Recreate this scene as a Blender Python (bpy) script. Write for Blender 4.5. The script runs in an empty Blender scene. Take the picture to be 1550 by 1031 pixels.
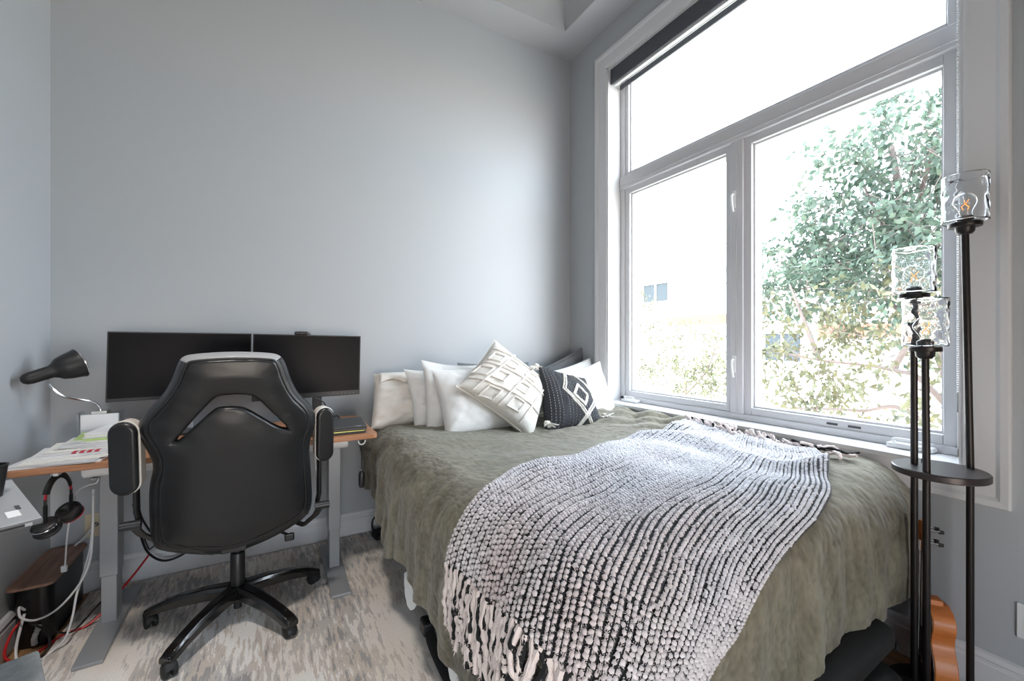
import bpy, bmesh, math, random
import numpy as np
from mathutils import Matrix, Vector, Euler
random.seed(7); rng = np.random.default_rng(7)
R = math.radians; PI = math.pi
sc = bpy.context.scene; COL = sc.collection

# ------------------------------------------------------------------ camera, sky, sun, exposure
CAM_H = 1.256; YAW = math.atan(367/645.)
cam = bpy.data.cameras.new('camera'); cam.sensor_width = 36; cam.lens = 36*645/1550.; cam.clip_start = .02
cam_o = bpy.data.objects.new('camera', cam); COL.objects.link(cam_o)
cam_o.location = (0, 0, CAM_H); cam_o.rotation_euler = (R(90), 0, -YAW); sc.camera = cam_o

w = bpy.data.worlds.new('sky'); sc.world = w; w.use_nodes = True
nt = w.node_tree; nt.nodes.clear()
tc = nt.nodes.new('ShaderNodeTexCoord'); sx = nt.nodes.new('ShaderNodeSeparateXYZ')
cr = nt.nodes.new('ShaderNodeValToRGB'); bg = nt.nodes.new('ShaderNodeBackground'); ow = nt.nodes.new('ShaderNodeOutputWorld')
mr = nt.nodes.new('ShaderNodeMapRange'); mr.inputs[1].default_value = -1; mr.inputs[2].default_value = 1
nt.links.new(tc.outputs['Generated'], sx.inputs[0]); nt.links.new(sx.outputs[2], mr.inputs[0])
nt.links.new(mr.outputs[0], cr.inputs[0]); nt.links.new(cr.outputs[0], bg.inputs[0]); nt.links.new(bg.outputs[0], ow.inputs[0])
e = cr.color_ramp.elements
e[0].position = .46; e[0].color = (1.0, .84, .70, 1); e[1].position = .56; e[1].color = (.80, .90, 1.0, 1)
bg.inputs[1].default_value = 3.6
sun = bpy.data.lights.new('sun', 'SUN'); sun.energy = 2.2; sun.angle = R(1.5); sun.color = (1, .95, .87)
sun_o = bpy.data.objects.new('sun', sun); COL.objects.link(sun_o)
sun_o.rotation_euler = Vector((.62, .30, -.72)).to_track_quat('-Z', 'Y').to_euler()
pl = bpy.data.lights.new('window_portal', 'AREA'); pl.shape = 'RECTANGLE'; pl.size = 1.95; pl.size_y = 2.55
pl.cycles.is_portal = True
pl_o = bpy.data.objects.new('window_portal', pl); COL.objects.link(pl_o)
pl_o.location = (2.43, 1.49, 2.05); pl_o.rotation_euler = Vector((-1, 0, 0)).to_track_quat('-Z', 'Z').to_euler()
p2 = bpy.data.lights.new('rear_fill_portal', 'AREA'); p2.shape = 'RECTANGLE'; p2.size = 1.6; p2.size_y = 1.2; p2.cycles.is_portal = True  # portal for the added fill window behind the viewer
p2_o = bpy.data.objects.new('rear_fill_portal', p2); COL.objects.link(p2_o)
p2_o.location = (.1, -1.62, .655); p2_o.rotation_euler = Vector((0, 1, 0)).to_track_quat('-Z', 'Z').to_euler()
sc.view_settings.view_transform = 'Standard'; sc.view_settings.look = 'None'
sc.view_settings.exposure = 1.94; sc.view_settings.gamma = 1; sc.view_settings.use_curve_mapping = False
cy = sc.cycles
cy.use_denoising = True; cy.max_bounces = 14; cy.diffuse_bounces = 8; cy.glossy_bounces = 4; cy.transmission_bounces = 10
cy.transparent_max_bounces = 16; cy.caustics_reflective = False; cy.caustics_refractive = False; cy.sample_clamp_indirect = 8

# ------------------------------------------------------------------ helpers
def S(r, g, b):
    f = lambda c: (c/255/12.92) if c/255 <= .04045 else ((c/255+.055)/1.055)**2.4
    return (f(r), f(g), f(b), 1)

def mat(name, col, rough=.5, metal=0., spec=.5, noise=None, bump=None, coat=0., sheen=0., attr=None):
    """noise = (scale xyz, colour2, lo, hi); bump = (scale xyz, strength, distance)"""
    m = bpy.data.materials.new(name); m.use_nodes = True
    n = m.node_tree; b = n.nodes['Principled BSDF']
    b.inputs['Base Color'].default_value = col; b.inputs['Roughness'].default_value = rough
    b.inputs['Metallic'].default_value = metal; b.inputs['Specular IOR Level'].default_value = spec
    b.inputs['Coat Weight'].default_value = coat; b.inputs['Sheen Weight'].default_value = sheen
    def tex(scale, detail=4):
        t = n.nodes.new('ShaderNodeTexCoord'); mp = n.nodes.new('ShaderNodeMapping'); x = n.nodes.new('ShaderNodeTexNoise')
        mp.inputs['Scale'].default_value = scale; x.inputs['Scale'].default_value = 1; x.inputs['Detail'].default_value = detail
        n.links.new(t.outputs['Object'], mp.inputs[0]); n.links.new(mp.outputs[0], x.inputs[0]); return x
    if noise:
        x = tex(noise[0]); r = n.nodes.new('ShaderNodeValToRGB')
        r.color_ramp.elements[0].position = noise[2]; r.color_ramp.elements[1].position = noise[3]
        r.color_ramp.elements[0].color = col; r.color_ramp.elements[1].color = noise[1]
        n.links.new(x.outputs['Fac'], r.inputs[0]); n.links.new(r.outputs[0], b.inputs['Base Color'])
    if attr:
        a = n.nodes.new('ShaderNodeAttribute'); a.attribute_name = attr
        n.links.new(a.outputs['Color'], b.inputs['Base Color'])
    if bump:
        x = tex(bump[0]); bu = n.nodes.new('ShaderNodeBump')
        bu.inputs['Strength'].default_value = bump[1]; bu.inputs['Distance'].default_value = bump[2]
        n.links.new(x.outputs['Fac'], bu.inputs['Height']); n.links.new(bu.outputs[0], b.inputs['Normal'])
    return m

def ray(px, py):
    r = ((px-775)/645., 1., -(py-515.5)/645.); c, s = math.cos(YAW), math.sin(YAW)
    return (r[0]*c+s, -r[0]*s+c, r[2])
def atY(px, py, y): d = ray(px, py); t = y/d[1]; return Vector((d[0]*t, y, CAM_H+d[2]*t))
def atX(px, py, x): d = ray(px, py); t = x/d[0]; return Vector((x, d[1]*t, CAM_H+d[2]*t))
def atZ(px, py, z): d = ray(px, py); t = (z-CAM_H)/d[2]; return Vector((d[0]*t, d[1]*t, z))

def catmull(pts, n=8):
    pts = [Vector(p) for p in pts]
    if len(pts) < 3: return pts
    q = [2*pts[0]-pts[1]]+pts+[2*pts[-1]-pts[-2]]; out = []
    for i in range(1, len(q)-2):
        a, b, c, d = q[i-1:i+3]
        for k in range(n):
            t = k/n
            out.append(.5*((2*b)+(c-a)*t+(2*a-5*b+4*c-d)*t*t+(3*b-a-3*c+d)*t**3))
    out.append(pts[-1]); return out

class MB:
    def __init__(s): s.v = []; s.f = []
    def add(s, v, f):
        o = len(s.v); s.v += [tuple(x) for x in v]; s.f += [tuple(o+i for i in g) for g in f]; return s
    def box(s, lo, hi, M=None):
        (a, b, c), (d, e2, f) = lo, hi
        v = [Vector(p) for p in ((a,b,c),(d,b,c),(d,e2,c),(a,e2,c),(a,b,f),(d,b,f),(d,e2,f),(a,e2,f))]
        if M: v = [M @ p for p in v]
        return s.add(v, [(0,3,2,1),(4,5,6,7),(0,1,5,4),(1,2,6,5),(2,3,7,6),(3,0,4,7)])
    def cyl(s, p0, p1, r0, r1=None, n=16, caps=True):
        return s.tube([p0, p1], [r0, r0 if r1 is None else r1], n, caps)
    def tube(s, pts, r, n=8, caps=True, sq=None):
        pts = [Vector(p) for p in pts]; m = len(pts)
        rr = r if isinstance(r, (list, tuple)) else [r]*m
        T = [(pts[min(i+1, m-1)]-pts[max(i-1, 0)]).normalized() for i in range(m)]
        up = Vector((0, 0, 1)) if abs(T[0].z) < .9 else Vector((1, 0, 0))
        N = (up-T[0]*up.dot(T[0])).normalized(); v = []
        for i in range(m):
            N = (N-T[i]*N.dot(T[i])).normalized(); B = T[i].cross(N)
            for k in range(n):
                a = 2*PI*k/n; ca, sa = math.cos(a), math.sin(a)
                if sq: ca *= sq[0]; sa *= sq[1]
                v.append(pts[i]+(N*ca+B*sa)*rr[i])
        f = [(i*n+k, i*n+(k+1) % n, (i+1)*n+(k+1) % n, (i+1)*n+k) for i in range(m-1) for k in range(n)]
        if caps: f += [tuple(range(n))[::-1], tuple((m-1)*n+k for k in range(n))]
        return s.add(v, f)
    def lathe(s, prof, n=32, o=(0, 0, 0), M=None):
        v = []; o = Vector(o)
        for r, z in prof:
            for k in range(n):
                a = 2*PI*k/n; p = Vector((r*math.cos(a), r*math.sin(a), z))
                v.append((M @ p if M else p)+o)
        f = [(i*n+k, i*n+(k+1) % n, (i+1)*n+(k+1) % n, (i+1)*n+k) for i in range(len(prof)-1) for k in range(n)]
        return s.add(v, f)
    def prism(s, pts, fn0, fn1):
        """outline swept between two mappings (2D -> 3D)"""
        n = len(pts); v = [fn0(*p) for p in pts]+[fn1(*p) for p in pts]
        return s.add(v, [tuple(range(n))[::-1], tuple(range(n, 2*n))]+[(i, (i+1) % n, n+(i+1) % n, n+i) for i in range(n)])
    def grid(s, A, closed=False):
        A = np.asarray(A); a, b = A.shape[:2]
        f = [(i*b+j, (i+1)*b+j, (i+1)*b+j+1, i*b+j+1) for i in range(a-1) for j in range(b-1)]
        return s.add(A.reshape(-1, 3).tolist(), f)
    def build(s, name, m, parent=None, bevel=0, seg=2, ang=35, merge=False, solid=0, sub=0, fix=True, flat=False):
        me = bpy.data.meshes.new(name); me.from_pydata([tuple(p) for p in s.v], [], s.f)
        bm = bmesh.new(); bm.from_mesh(me)
        if merge: bmesh.ops.remove_doubles(bm, verts=bm.verts, dist=1e-5)
        if fix: bmesh.ops.recalc_face_normals(bm, faces=bm.faces)
        bm.to_mesh(me); bm.free()
        return link(name, me, m, parent, bevel, seg, ang, solid, sub, flat)

MATS = {}
def link(name, me, m, parent=None, bevel=0, seg=2, ang=35, solid=0, sub=0, flat=False):
    if not flat:
        me.shade_smooth()
        if not sub: me.set_sharp_from_angle(angle=R(ang))
    me.materials.append(m)
    o = bpy.data.objects.new(name, me); COL.objects.link(o)
    if parent is not None:
        o.parent = parent
        if parent.name in MATS: o.matrix_parent_inverse = MATS[parent.name].inverted()
    if solid:
        md = o.modifiers.new('thick', 'SOLIDIFY'); md.thickness = solid; md.offset = 0
    if bevel:
        md = o.modifiers.new('bevel', 'BEVEL'); md.width = bevel; md.segments = seg; md.limit_method = 'ANGLE'; md.angle_limit = R(40)
        md.harden_normals = True
    if sub:
        md = o.modifiers.new('sub', 'SUBSURF'); md.levels = sub; md.render_levels = sub
    return o
def tag(o, label, cat=None, group=None, kind=None):
    o['label'] = label
    if cat: o['category'] = cat
    if group: o['group'] = group
    if kind: o['kind'] = kind
    return o
def thing(name, label, cat, loc, group=None, kind=None):
    """an Empty at the thing's base; its parts are modelled in room coordinates"""
    o = bpy.data.objects.new(name, None); o.empty_display_size = .05; COL.objects.link(o)
    o.location = loc; MATS[o.name] = Matrix.Translation(Vector(loc))
    return tag(o, label, cat, group, kind)
def struct(o, label=None):
    o['kind'] = 'structure'
    if label: o['label'] = label
    return o
def duptree(root, delta, label, group=None):
    r = root.copy(); COL.objects.link(r); r.location = root.location+Vector(delta); r['label'] = label
    if group: r['group'] = group
    for ch in root.children:
        c = ch.copy(); COL.objects.link(c); c.parent = r
        for g in ch.children:
            d = g.copy(); COL.objects.link(d); d.parent = c
    return r

# ------------------------------------------------------------------ materials
wall_m = mat('wall_paint', S(174, 178, 182), .42, bump=((60, 60, 60), .04, .002))
ceil_m = mat('ceiling_paint', S(178, 179, 182), .7)
trim_m = mat('trim_paint', S(212, 212, 214), .35)
vinyl_m = mat('window_vinyl', S(206, 206, 209), .4)
black_plastic = mat('black_plastic', S(30, 30, 31), .38, bump=((400, 400, 400), .05, .001))
gloss_black = mat('gloss_black_plastic', S(17, 17, 18), .16, coat=.4)
rubber = mat('black_rubber', S(24, 24, 25), .6)
leather = mat('black_leatherette', S(24, 25, 27), .34, bump=((220, 220, 220), .10, .002), noise=((5, 5, 5), S(30, 31, 33), .3, .8))
leather2 = mat('black_leatherette_piping', S(26, 27, 28), .35)
white_cloth = mat('white_cotton', S(232, 231, 229), .85, sheen=.2, bump=((9, 22, 14), .28, .02))
cream_cloth = mat('cream_cotton', S(226, 221, 214), .85, sheen=.2, bump=((9, 22, 14), .28, .02))
cream_weave = mat('cream_woven_cotton', S(222, 218, 211), .9, bump=((300, 300, 300), .35, .004), noise=((260, 260, 260), S(198, 193, 186), .45, .7))
grey_cloth = mat('grey_linen', S(112, 114, 117), .9, bump=((120, 30, 120), .4, .006))
wood_desk = mat('desk_wood_edge', S(150, 104, 74), .42, noise=((6, 40, 60), S(176, 126, 92), .35, .7))
wood_lid = mat('lid_walnut_grain', S(132, 98, 82), .5, noise=((60, 5, 40), S(164, 127, 108), .35, .68))
silver = mat('grey_powder_steel', S(150, 152, 155), .38, metal=.15)
silver_d = mat('satin_steel', S(150, 150, 150), .25, metal=1)
chrome = mat('chrome', S(205, 205, 207), .15, metal=1)
white_plastic = mat('white_plastic', S(226, 227, 228), .35)
screen_m = mat('dark_screen', S(20, 20, 23), .35, spec=.10)
bezel_m = mat('screen_bezel', S(38, 38, 41), .4)
lamp_black = mat('lamp_black', S(24, 24, 26), .45)
bronze = mat('dark_bronze', S(34, 30, 30), .38, metal=.4)
paper_m = mat('paper_white', S(216, 217, 219), .8)
bag_m = mat('black_nylon', S(11, 11, 12), .75, bump=((300, 300, 300), .3, .003))
strap_m = mat('black_webbing', S(14, 14, 15), .8, bump=((500, 80, 500), .3, .002))

def glass(name, rough=0., tint=(1, 1, 1, 1), bump=None, refl=.9):
    """thin window glass: clear with a Fresnel sheen"""
    m = bpy.data.materials.new(name); m.use_nodes = True; n = m.node_tree; n.nodes.clear()
    o = n.nodes.new('ShaderNodeOutputMaterial'); mx = n.nodes.new('ShaderNodeMixShader'); t = n.nodes.new('ShaderNodeBsdfTransparent')
    g = n.nodes.new('ShaderNodeBsdfGlossy'); lw = n.nodes.new('ShaderNodeLayerWeight'); pw = n.nodes.new('ShaderNodeMath'); fr = n.nodes.new('ShaderNodeMath')
    pw.operation = 'POWER'; pw.inputs[1].default_value = 4.5; fr.operation = 'MULTIPLY_ADD'; fr.inputs[1].default_value = .9; fr.inputs[2].default_value = .04
    n.links.new(lw.outputs['Facing'], pw.inputs[0]); n.links.new(pw.outputs[0], fr.inputs[0])
    t.inputs[0].default_value = tint; g.inputs['Roughness'].default_value = rough; g.inputs[0].default_value = (refl, refl, refl, 1)
    n.links.new(fr.outputs[0], mx.inputs[0]); n.links.new(t.outputs[0], mx.inputs[1]); n.links.new(g.outputs[0], mx.inputs[2])
    n.links.new(mx.outputs[0], o.inputs[0]); return m
pane_m = glass('window_glass')
acrylic = glass('clear_acrylic', .05, (.93, .95, .96, 1))
real_glass = bpy.data.materials.new('hammered_glass'); real_glass.use_nodes = True
b_ = real_glass.node_tree.nodes['Principled BSDF']
b_.inputs['Transmission Weight'].default_value = 1; b_.inputs['Roughness'].default_value = 0; b_.inputs['IOR'].default_value = 1.45
b_.inputs['Base Color'].default_value = (.98, .99, 1, 1)

# ------------------------------------------------------------------ room shell
LX, RX, BY, FY, CH = -.923, 2.217, 2.9, -1.5, 3.622
floor_m = mat('oak_boards', S(150, 112, 78), .45, noise=((40, 3, 10), S(176, 138, 100), .3, .7))
floor_m2 = mat('oak_boards_dark', S(138, 100, 68), .45, noise=((40, 3, 10), S(164, 126, 90), .3, .7))
fl = MB().box((LX-.2, FY-.2, -.12), (RX+.2, BY+.2, -.02)).build('floor', floor_m2); struct(fl, 'oak board floor under the rug')
pm = [None, None]
k = 0; x = LX
while x < RX:
    y0 = FY-random.random()*1.0
    while y0 < BY:
        y1 = min(y0+1.25, BY)
        if pm[0] is None:
            for i in (0, 1):
                q = MB().box((0.0012, .0015, -.0195), (.1188, 1.2485, 0)).build('floorboard', (floor_m, floor_m2)[i], fl, bevel=.001, seg=1)
                pm[i] = q.data; q.modifiers.clear(); q0 = q
                if i == 0: bpy.data.objects.remove(q)
                else: bpy.data.objects.remove(q)
        o = bpy.data.objects.new('floorboard', pm[random.random() < .4]); COL.objects.link(o); o.parent = fl
        o.location = (x, y0, 0); o.scale = (min(1, (RX-x)/.12), (y1-y0)/1.25, 1)
        y0 += 1.25
    x += .12
struct(MB().box((LX-.15, FY-.15, -.1), (LX, BY+.15, 4.05)).build('wall_left', wall_m), 'pale grey painted wall left of the desk')
struct(MB().box((LX, BY, -.1), (RX+.3, BY+.15, 4.05)).build('wall_back', wall_m), 'grey painted wall behind the monitors and pillows')
WX0, WX1, WZ0, WZ1 = -.60, .90, .06, 1.15       # unseen window added behind the viewer as fill light for the room
wf_ = MB().box((LX-.15, FY-.15, -.1), (WX0, FY, 4.05)).box((WX1, FY-.15, -.1), (RX+.3, FY, 4.05)).box((WX0, FY-.15, -.1), (WX1, FY, WZ0)).box((WX0, FY-.15, WZ1), (WX1, FY, 4.05))
struct(wf_.build('wall_front', wall_m), 'grey wall behind the viewer')
OY0, OY1, OZ0, OZ1 = .54, 2.44, .79, 3.31       # window opening
wr = MB()
wr.box((RX, FY-.15, -.1), (RX+.25, OY0, 4.05)); wr.box((RX, OY1, -.1), (RX+.25, BY, 4.05))
wr.box((RX, OY0, -.1), (RX+.25, OY1, OZ0)); wr.box((RX, OY0, OZ1), (RX+.25, OY1, 4.05))
struct(wr.build('wall_right', wall_m), 'grey painted wall around the big window')
# tray ceiling: soffit ring, sloping cove, raised top
ce = MB(); ix0, ix1, iy0, iy1 = -.67, 1.966, FY+.26, 2.637; s_ = .24; th = 3.93
V = [(LX-.1, FY-.1, CH), (RX+.2, FY-.1, CH), (RX+.2, BY+.1, CH), (LX-.1, BY+.1, CH),
     (ix0, iy0, CH), (ix1, iy0, CH), (ix1, iy1, CH), (ix0, iy1, CH)]
ce.add(V, [(0,1,5,4),(1,2,6,5),(2,3,7,6),(3,0,4,7)])
prev = [Vector(p) for p in V[4:]]
for j in range(1, 9):                      # cove curve
    t = j/8; ins = s_*(1-math.cos(t*PI/2)); up = (th-CH)*math.sin(t*PI/2)
    cur = [Vector((ix0+ins, iy0+ins, CH+up)), Vector((ix1-ins, iy0+ins, CH+up)), Vector((ix1-ins, iy1-ins, CH+up)), Vector((ix0+ins, iy1-ins, CH+up))]
    for i in range(4):
        ce.add([prev[i], prev[(i+1) % 4], cur[(i+1) % 4], cur[i]], [(0, 1, 2, 3)])
    prev = cur
ce.add(prev, [(0, 1, 2, 3)])
ce.box((LX-.15, FY-.15, 4.0), (RX+.25, BY+.15, 4.15))
struct(ce.build('ceiling', ceil_m, merge=True, ang=50, fix=False), 'white tray ceiling with a raised centre')
def baseboard(name, p0, p1, n):            # profile swept along a wall, n = into the room
    p0, p1, n = Vector(p0), Vector(p1), Vector(n)
    prof = [(0, 0), (.016, 0), (.016, .108), (.012, .114), (.012, .124), (.018, .130), (.012, .146), (.004, .152), (0, .152)]
    m = MB().prism(prof, lambda a, z: p0+n*a+Vector((0, 0, z)), lambda a, z: p1+n*a+Vector((0, 0, z)))
    return struct(m.build(name, trim_m, ang=25), 'white moulded baseboard')
baseboard('baseboard_back', (LX, BY, 0), (RX, BY, 0), (0, -1, 0))
baseboard('baseboard_left', (LX, FY, 0), (LX, BY-.018, 0), (1, 0, 0))
baseboard('baseboard_right', (RX, FY, 0), (RX, BY-.018, 0), (-1, 0, 0))

# ------------------------------------------------------------------ the window
win = thing('window_1', 'tall white three-light window over the bed, transom light on top', None, (RX, 1.49, OZ0), kind='structure')
CW = .118
def casing(a0, a1, b0, b1, din, dout):
    """mitred casing board in the wall plane: a = inner edge ends, b = outer edge ends (y,z)"""
    m = MB(); prof = [(0, 0), (0, .010), (.14, .016), (.70, .016), (.80, .024), (.97, .026), (1, .020), (1, 0)]
    for (t, d) in prof: pass
    r0 = [Vector((RX-d, a0[0]+(b0[0]-a0[0])*t, a0[1]+(b0[1]-a0[1])*t)) for t, d in prof]
    r1 = [Vector((RX-d, a1[0]+(b1[0]-a1[0])*t, a1[1]+(b1[1]-a1[1])*t)) for t, d in prof]
    n = len(prof); m.add(r0+r1, [(i, i+1, n+i+1, n+i) for i in range(n-1)]+[tuple(range(n)), tuple(range(n, 2*n))[::-1]])
    return m.build('casing', trim_m, win, ang=20)
I = [(OY0, OZ0), (OY1, OZ0), (OY1, OZ1), (OY0, OZ1)]; O = [(OY0-CW, OZ0-CW), (OY1+CW, OZ0-CW), (OY1+CW, OZ1+CW), (OY0-CW, OZ1+CW)]
for i in range(4): casing(I[i], I[(i+1) % 4], O[i], O[(i+1) % 4], 0, 0)
# reveal liners and stool
for lo, hi in (((RX-.004, OY1-.012, OZ0), (2.36, OY1, OZ1)), ((RX-.004, OY0, OZ0), (2.36, OY0+.012, OZ1)), ((RX-.004, OY0, OZ1-.012), (2.36, OY1, OZ1))):
    MB().box(lo, hi).build('reveal', trim_m, win)
MB().box((RX-.030, OY0+.001, OZ0-.012), (2.37, OY1-.001, OZ0+.012)).build('stool', trim_m, win, bevel=.005)
FX = 2.34
def bar(name, y0, y1, z0, z1, x0, x1, bev=.004, m=vinyl_m, parent=None):
    return MB().box((x0, y0, z0), (x1, y1, z1)).build(name, m, parent or win, bevel=bev)
zt0, zt1 = 2.405, 2.50       # transom
ym0, ym1 = 1.455, 1.53      # mullion
bar('frame', OY1-.05, OY1-.012, OZ0+.012, OZ1-.012, FX, 2.46); bar('frame', OY0+.012, OY0+.05, OZ0+.012, OZ1-.012, FX, 2.46)
bar('frame', OY0+.012, OY1-.012, OZ1-.05, OZ1-.012, FX, 2.46); bar('frame', OY0+.012, OY1-.012, OZ0+.012, OZ0+.047, FX, 2.46)
bar('transom', OY0+.012, OY1-.012, zt0, zt1, FX-.012, 2.46); bar('transom_bead', OY0+.014, OY1-.014, zt0+.022, zt0+.028, FX-.018, FX)
bar('mullion', ym0, ym1, OZ0+.047, zt0, FX-.006, 2.46); bar('mullion_bead', 1.489, 1.494, OZ0+.05, zt0, FX-.010, FX)
def sash(y0, y1, z0, z1, wd=.042, x0=FX+.012):
    m = MB()
    for lo, hi in (((x0, y0, z0), (2.44, y0+wd, z1)), ((x0, y1-wd, z0), (2.44, y1, z1)), ((x0, y0+wd, z0), (2.44, y1-wd, z0+wd)), ((x0, y0+wd, z1-wd), (2.44, y1-wd, z1))):
        m.box(lo, hi)
    s = m.build('sash', vinyl_m, win, bevel=.004)
    g = .010; m = MB()                       # inner glazing bead
    a0, a1, c0, c1 = y0+wd, y1-wd, z0+wd, z1-wd
    for lo, hi in (((2.375, a0, c0), (2.435, a0+g, c1)), ((2.375, a1-g, c0), (2.435, a1, c1)), ((2.375, a0+g, c0), (2.435, a1-g, c0+g)), ((2.375, a0+g, c1-g), (2.435, a1-g, c1))):
        m.box(lo, hi)
    m.build('glazing_bead', vinyl_m, s)
    MB().add([(2.405, a0, c0), (2.405, a1, c0), (2.405, a1, c1), (2.405, a0, c1)], [(0, 1, 2, 3)]).build('pane', pane_m, s)
    return s
sash(ym1-.002, OY1-.05, OZ0+.045, zt0+.002); sash(OY0+.05, ym0+.002, OZ0+.045, zt0+.002); sash(OY0+.05, OY1-.05, zt1-.002, OZ1-.05, .03)
for z in (1.02+.10, 2.02+.05):               # latches on the mullion
    l = MB().box((FX-.016, 1.492, z-.05), (FX-.006, 1.514, z+.05)).build('latch', white_plastic, win, bevel=.004)
    MB().tube(catmull([(FX-.014, 1.503, z+.03), (FX-.034, 1.503, z+.015), (FX-.036, 1.500, z-.03), (FX-.03, 1.496, z-.075)]), .006, 8).build('latch_lever', white_plastic, l)
for y in (2.30, .72):                        # crank covers
    c = MB().box((FX-.05, y-.075, OZ0+.012), (FX+.01, y+.075, OZ0+.034)).build('crank_cover', white_plastic, win, bevel=.008)
    MB().tube(catmull([(FX-.03, y+.05, OZ0+.034), (FX-.035, y+.05, OZ0+.05), (FX-.04, y, OZ0+.052), (FX-.045, y-.05, OZ0+.048)]), .006, 8).build('crank_handle', white_plastic, c)
for y, l_ in ((1.02, .045), (.93, .05)):      # small dark sash labels
    MB().box((FX+.010, y-l_/2, OZ0+.06), (FX+.0125, y+l_/2, OZ0+.07)).build('sash_mark', mat('label_grey', S(70, 70, 72), .5), win)

w2 = thing('rear_fill_window', 'added two-light fill window, unseen behind the viewer', None, (.1, FY, WZ0), kind='structure')
m2 = MB()
for lo, hi in (((WX0, FY-.12, WZ0), (WX0+.05, FY-.04, WZ1)), ((WX1-.05, FY-.12, WZ0), (WX1, FY-.04, WZ1)), ((WX0, FY-.12, WZ0), (WX1, FY-.04, WZ0+.05)), ((WX0, FY-.12, WZ1-.05), (WX1, FY-.04, WZ1)), ((.08, FY-.12, WZ0), (.12, FY-.04, WZ1))): m2.box(lo, hi)
m2.build('frame', vinyl_m, w2)
for a_, b_x in ((WX0+.05, .08), (.12, WX1-.05)): MB().add([(a_, FY-.08, WZ0+.05), (b_x, FY-.08, WZ0+.05), (b_x, FY-.08, WZ1-.05), (a_, FY-.08, WZ1-.05)], [(0, 1, 2, 3)]).build('pane', pane_m, w2)

# roller blind
bl = thing('roller_blind', 'dark grey cassette roller blind, rolled up at the window top', 'blind', (2.28, 1.49, OZ1-.012))
felt = mat('blind_fabric', S(74, 77, 84), .9, bump=((400, 400, 400), .3, .002), noise=((300, 300, 300), S(90, 93, 100), .4, .65))
MB().box((2.235, OY0+.016, 3.185), (2.243, OY1-.014, OZ1-.014)).build('fascia', felt, bl, bevel=.002)
MB().box((2.243, OY0+.016, OZ1-.03), (2.335, OY1-.014, OZ1-.014)).build('cassette', trim_m, bl, bevel=.002)
for y in (OY0+.0155, OY1-.0195): MB().box((2.24, y, 3.18), (2.335, y+.004, OZ1-.014)).build('end_cap', white_plastic, bl)
MB().cyl((2.285, OY0+.02, 3.245), (2.285, OY1-.02, 3.245), .034, n=24).build('roll', mat('blind_roll', S(200, 200, 202), .8), bl)
MB().box((2.248, OY0+.03, 3.172), (2.275, OY1-.03, 3.205)).build('tube_cover', trim_m, bl, bevel=.006)
MB().box((2.312, OY0+.03, 3.158), (2.326, OY1-.03, 3.195)).build('hem_bar', felt, bl, bevel=.004)
bead_m = mat('bead_chain', S(188, 189, 192), .35)
ch = MB()
for dx in (0, .016):
    z = 1.02
    while z < 3.24:
        ch.add(*(lambda c, r: ([c+Vector(v)*r for v in ((1,0,0),(-1,0,0),(0,1,0),(0,-1,0),(0,0,1),(0,0,-1))],
               [(0,2,4),(2,1,4),(1,3,4),(3,0,4),(2,0,5),(1,2,5),(3,1,5),(0,3,5)]))(Vector((2.255+dx, OY0+.026, z)), .0034)); z += .0085
tag(ch.build('bead_chain', bead_m, bl), 'white bead chain', kind='stuff')
MB().box((2.25, OY0+.014, .985), (2.28, OY0+.03, 1.06)).build('chain_tensioner', mat('clear_grey', S(150, 152, 155), .3), bl, bevel=.005)

# unseen ceiling spot added to brighten the floor, dressed with ring and lens
dl = thing('fill_downlight', 'added unseen ceiling fill light over the rug', 'light', (-.20, .60, 3.93))
MB().lathe([(.075, -.001), (.095, -.001), (.098, -.006), (.075, -.010)], 32, (-.20, .60, 3.93)).build('trim_ring', trim_m, dl)
dlm = mat('fill_lens', S(255, 246, 232), .5); dlm.node_tree.nodes['Principled BSDF'].inputs['Emission Color'].default_value = S(255, 240, 218); dlm.node_tree.nodes['Principled BSDF'].inputs['Emission Strength'].default_value = 2
MB().lathe([(.0005, -.003), (.075, -.003)], 32, (-.20, .60, 3.93)).build('lens', dlm, dl)
sp_ = bpy.data.lights.new('fill_lamp', 'SPOT'); sp_.energy = 105; sp_.spot_size = R(58); sp_.spot_blend = 1.0; sp_.shadow_soft_size = .22; sp_.color = (1, .93, .86)
sp_o = bpy.data.objects.new('fill_beam', sp_); COL.objects.link(sp_o); sp_o.parent = dl; sp_o.location = (0, 0, -.02)
sp_o.rotation_euler = Vector((-.30, 1.40, -3.9)).to_track_quat('-Z', 'Y').to_euler()

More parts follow.
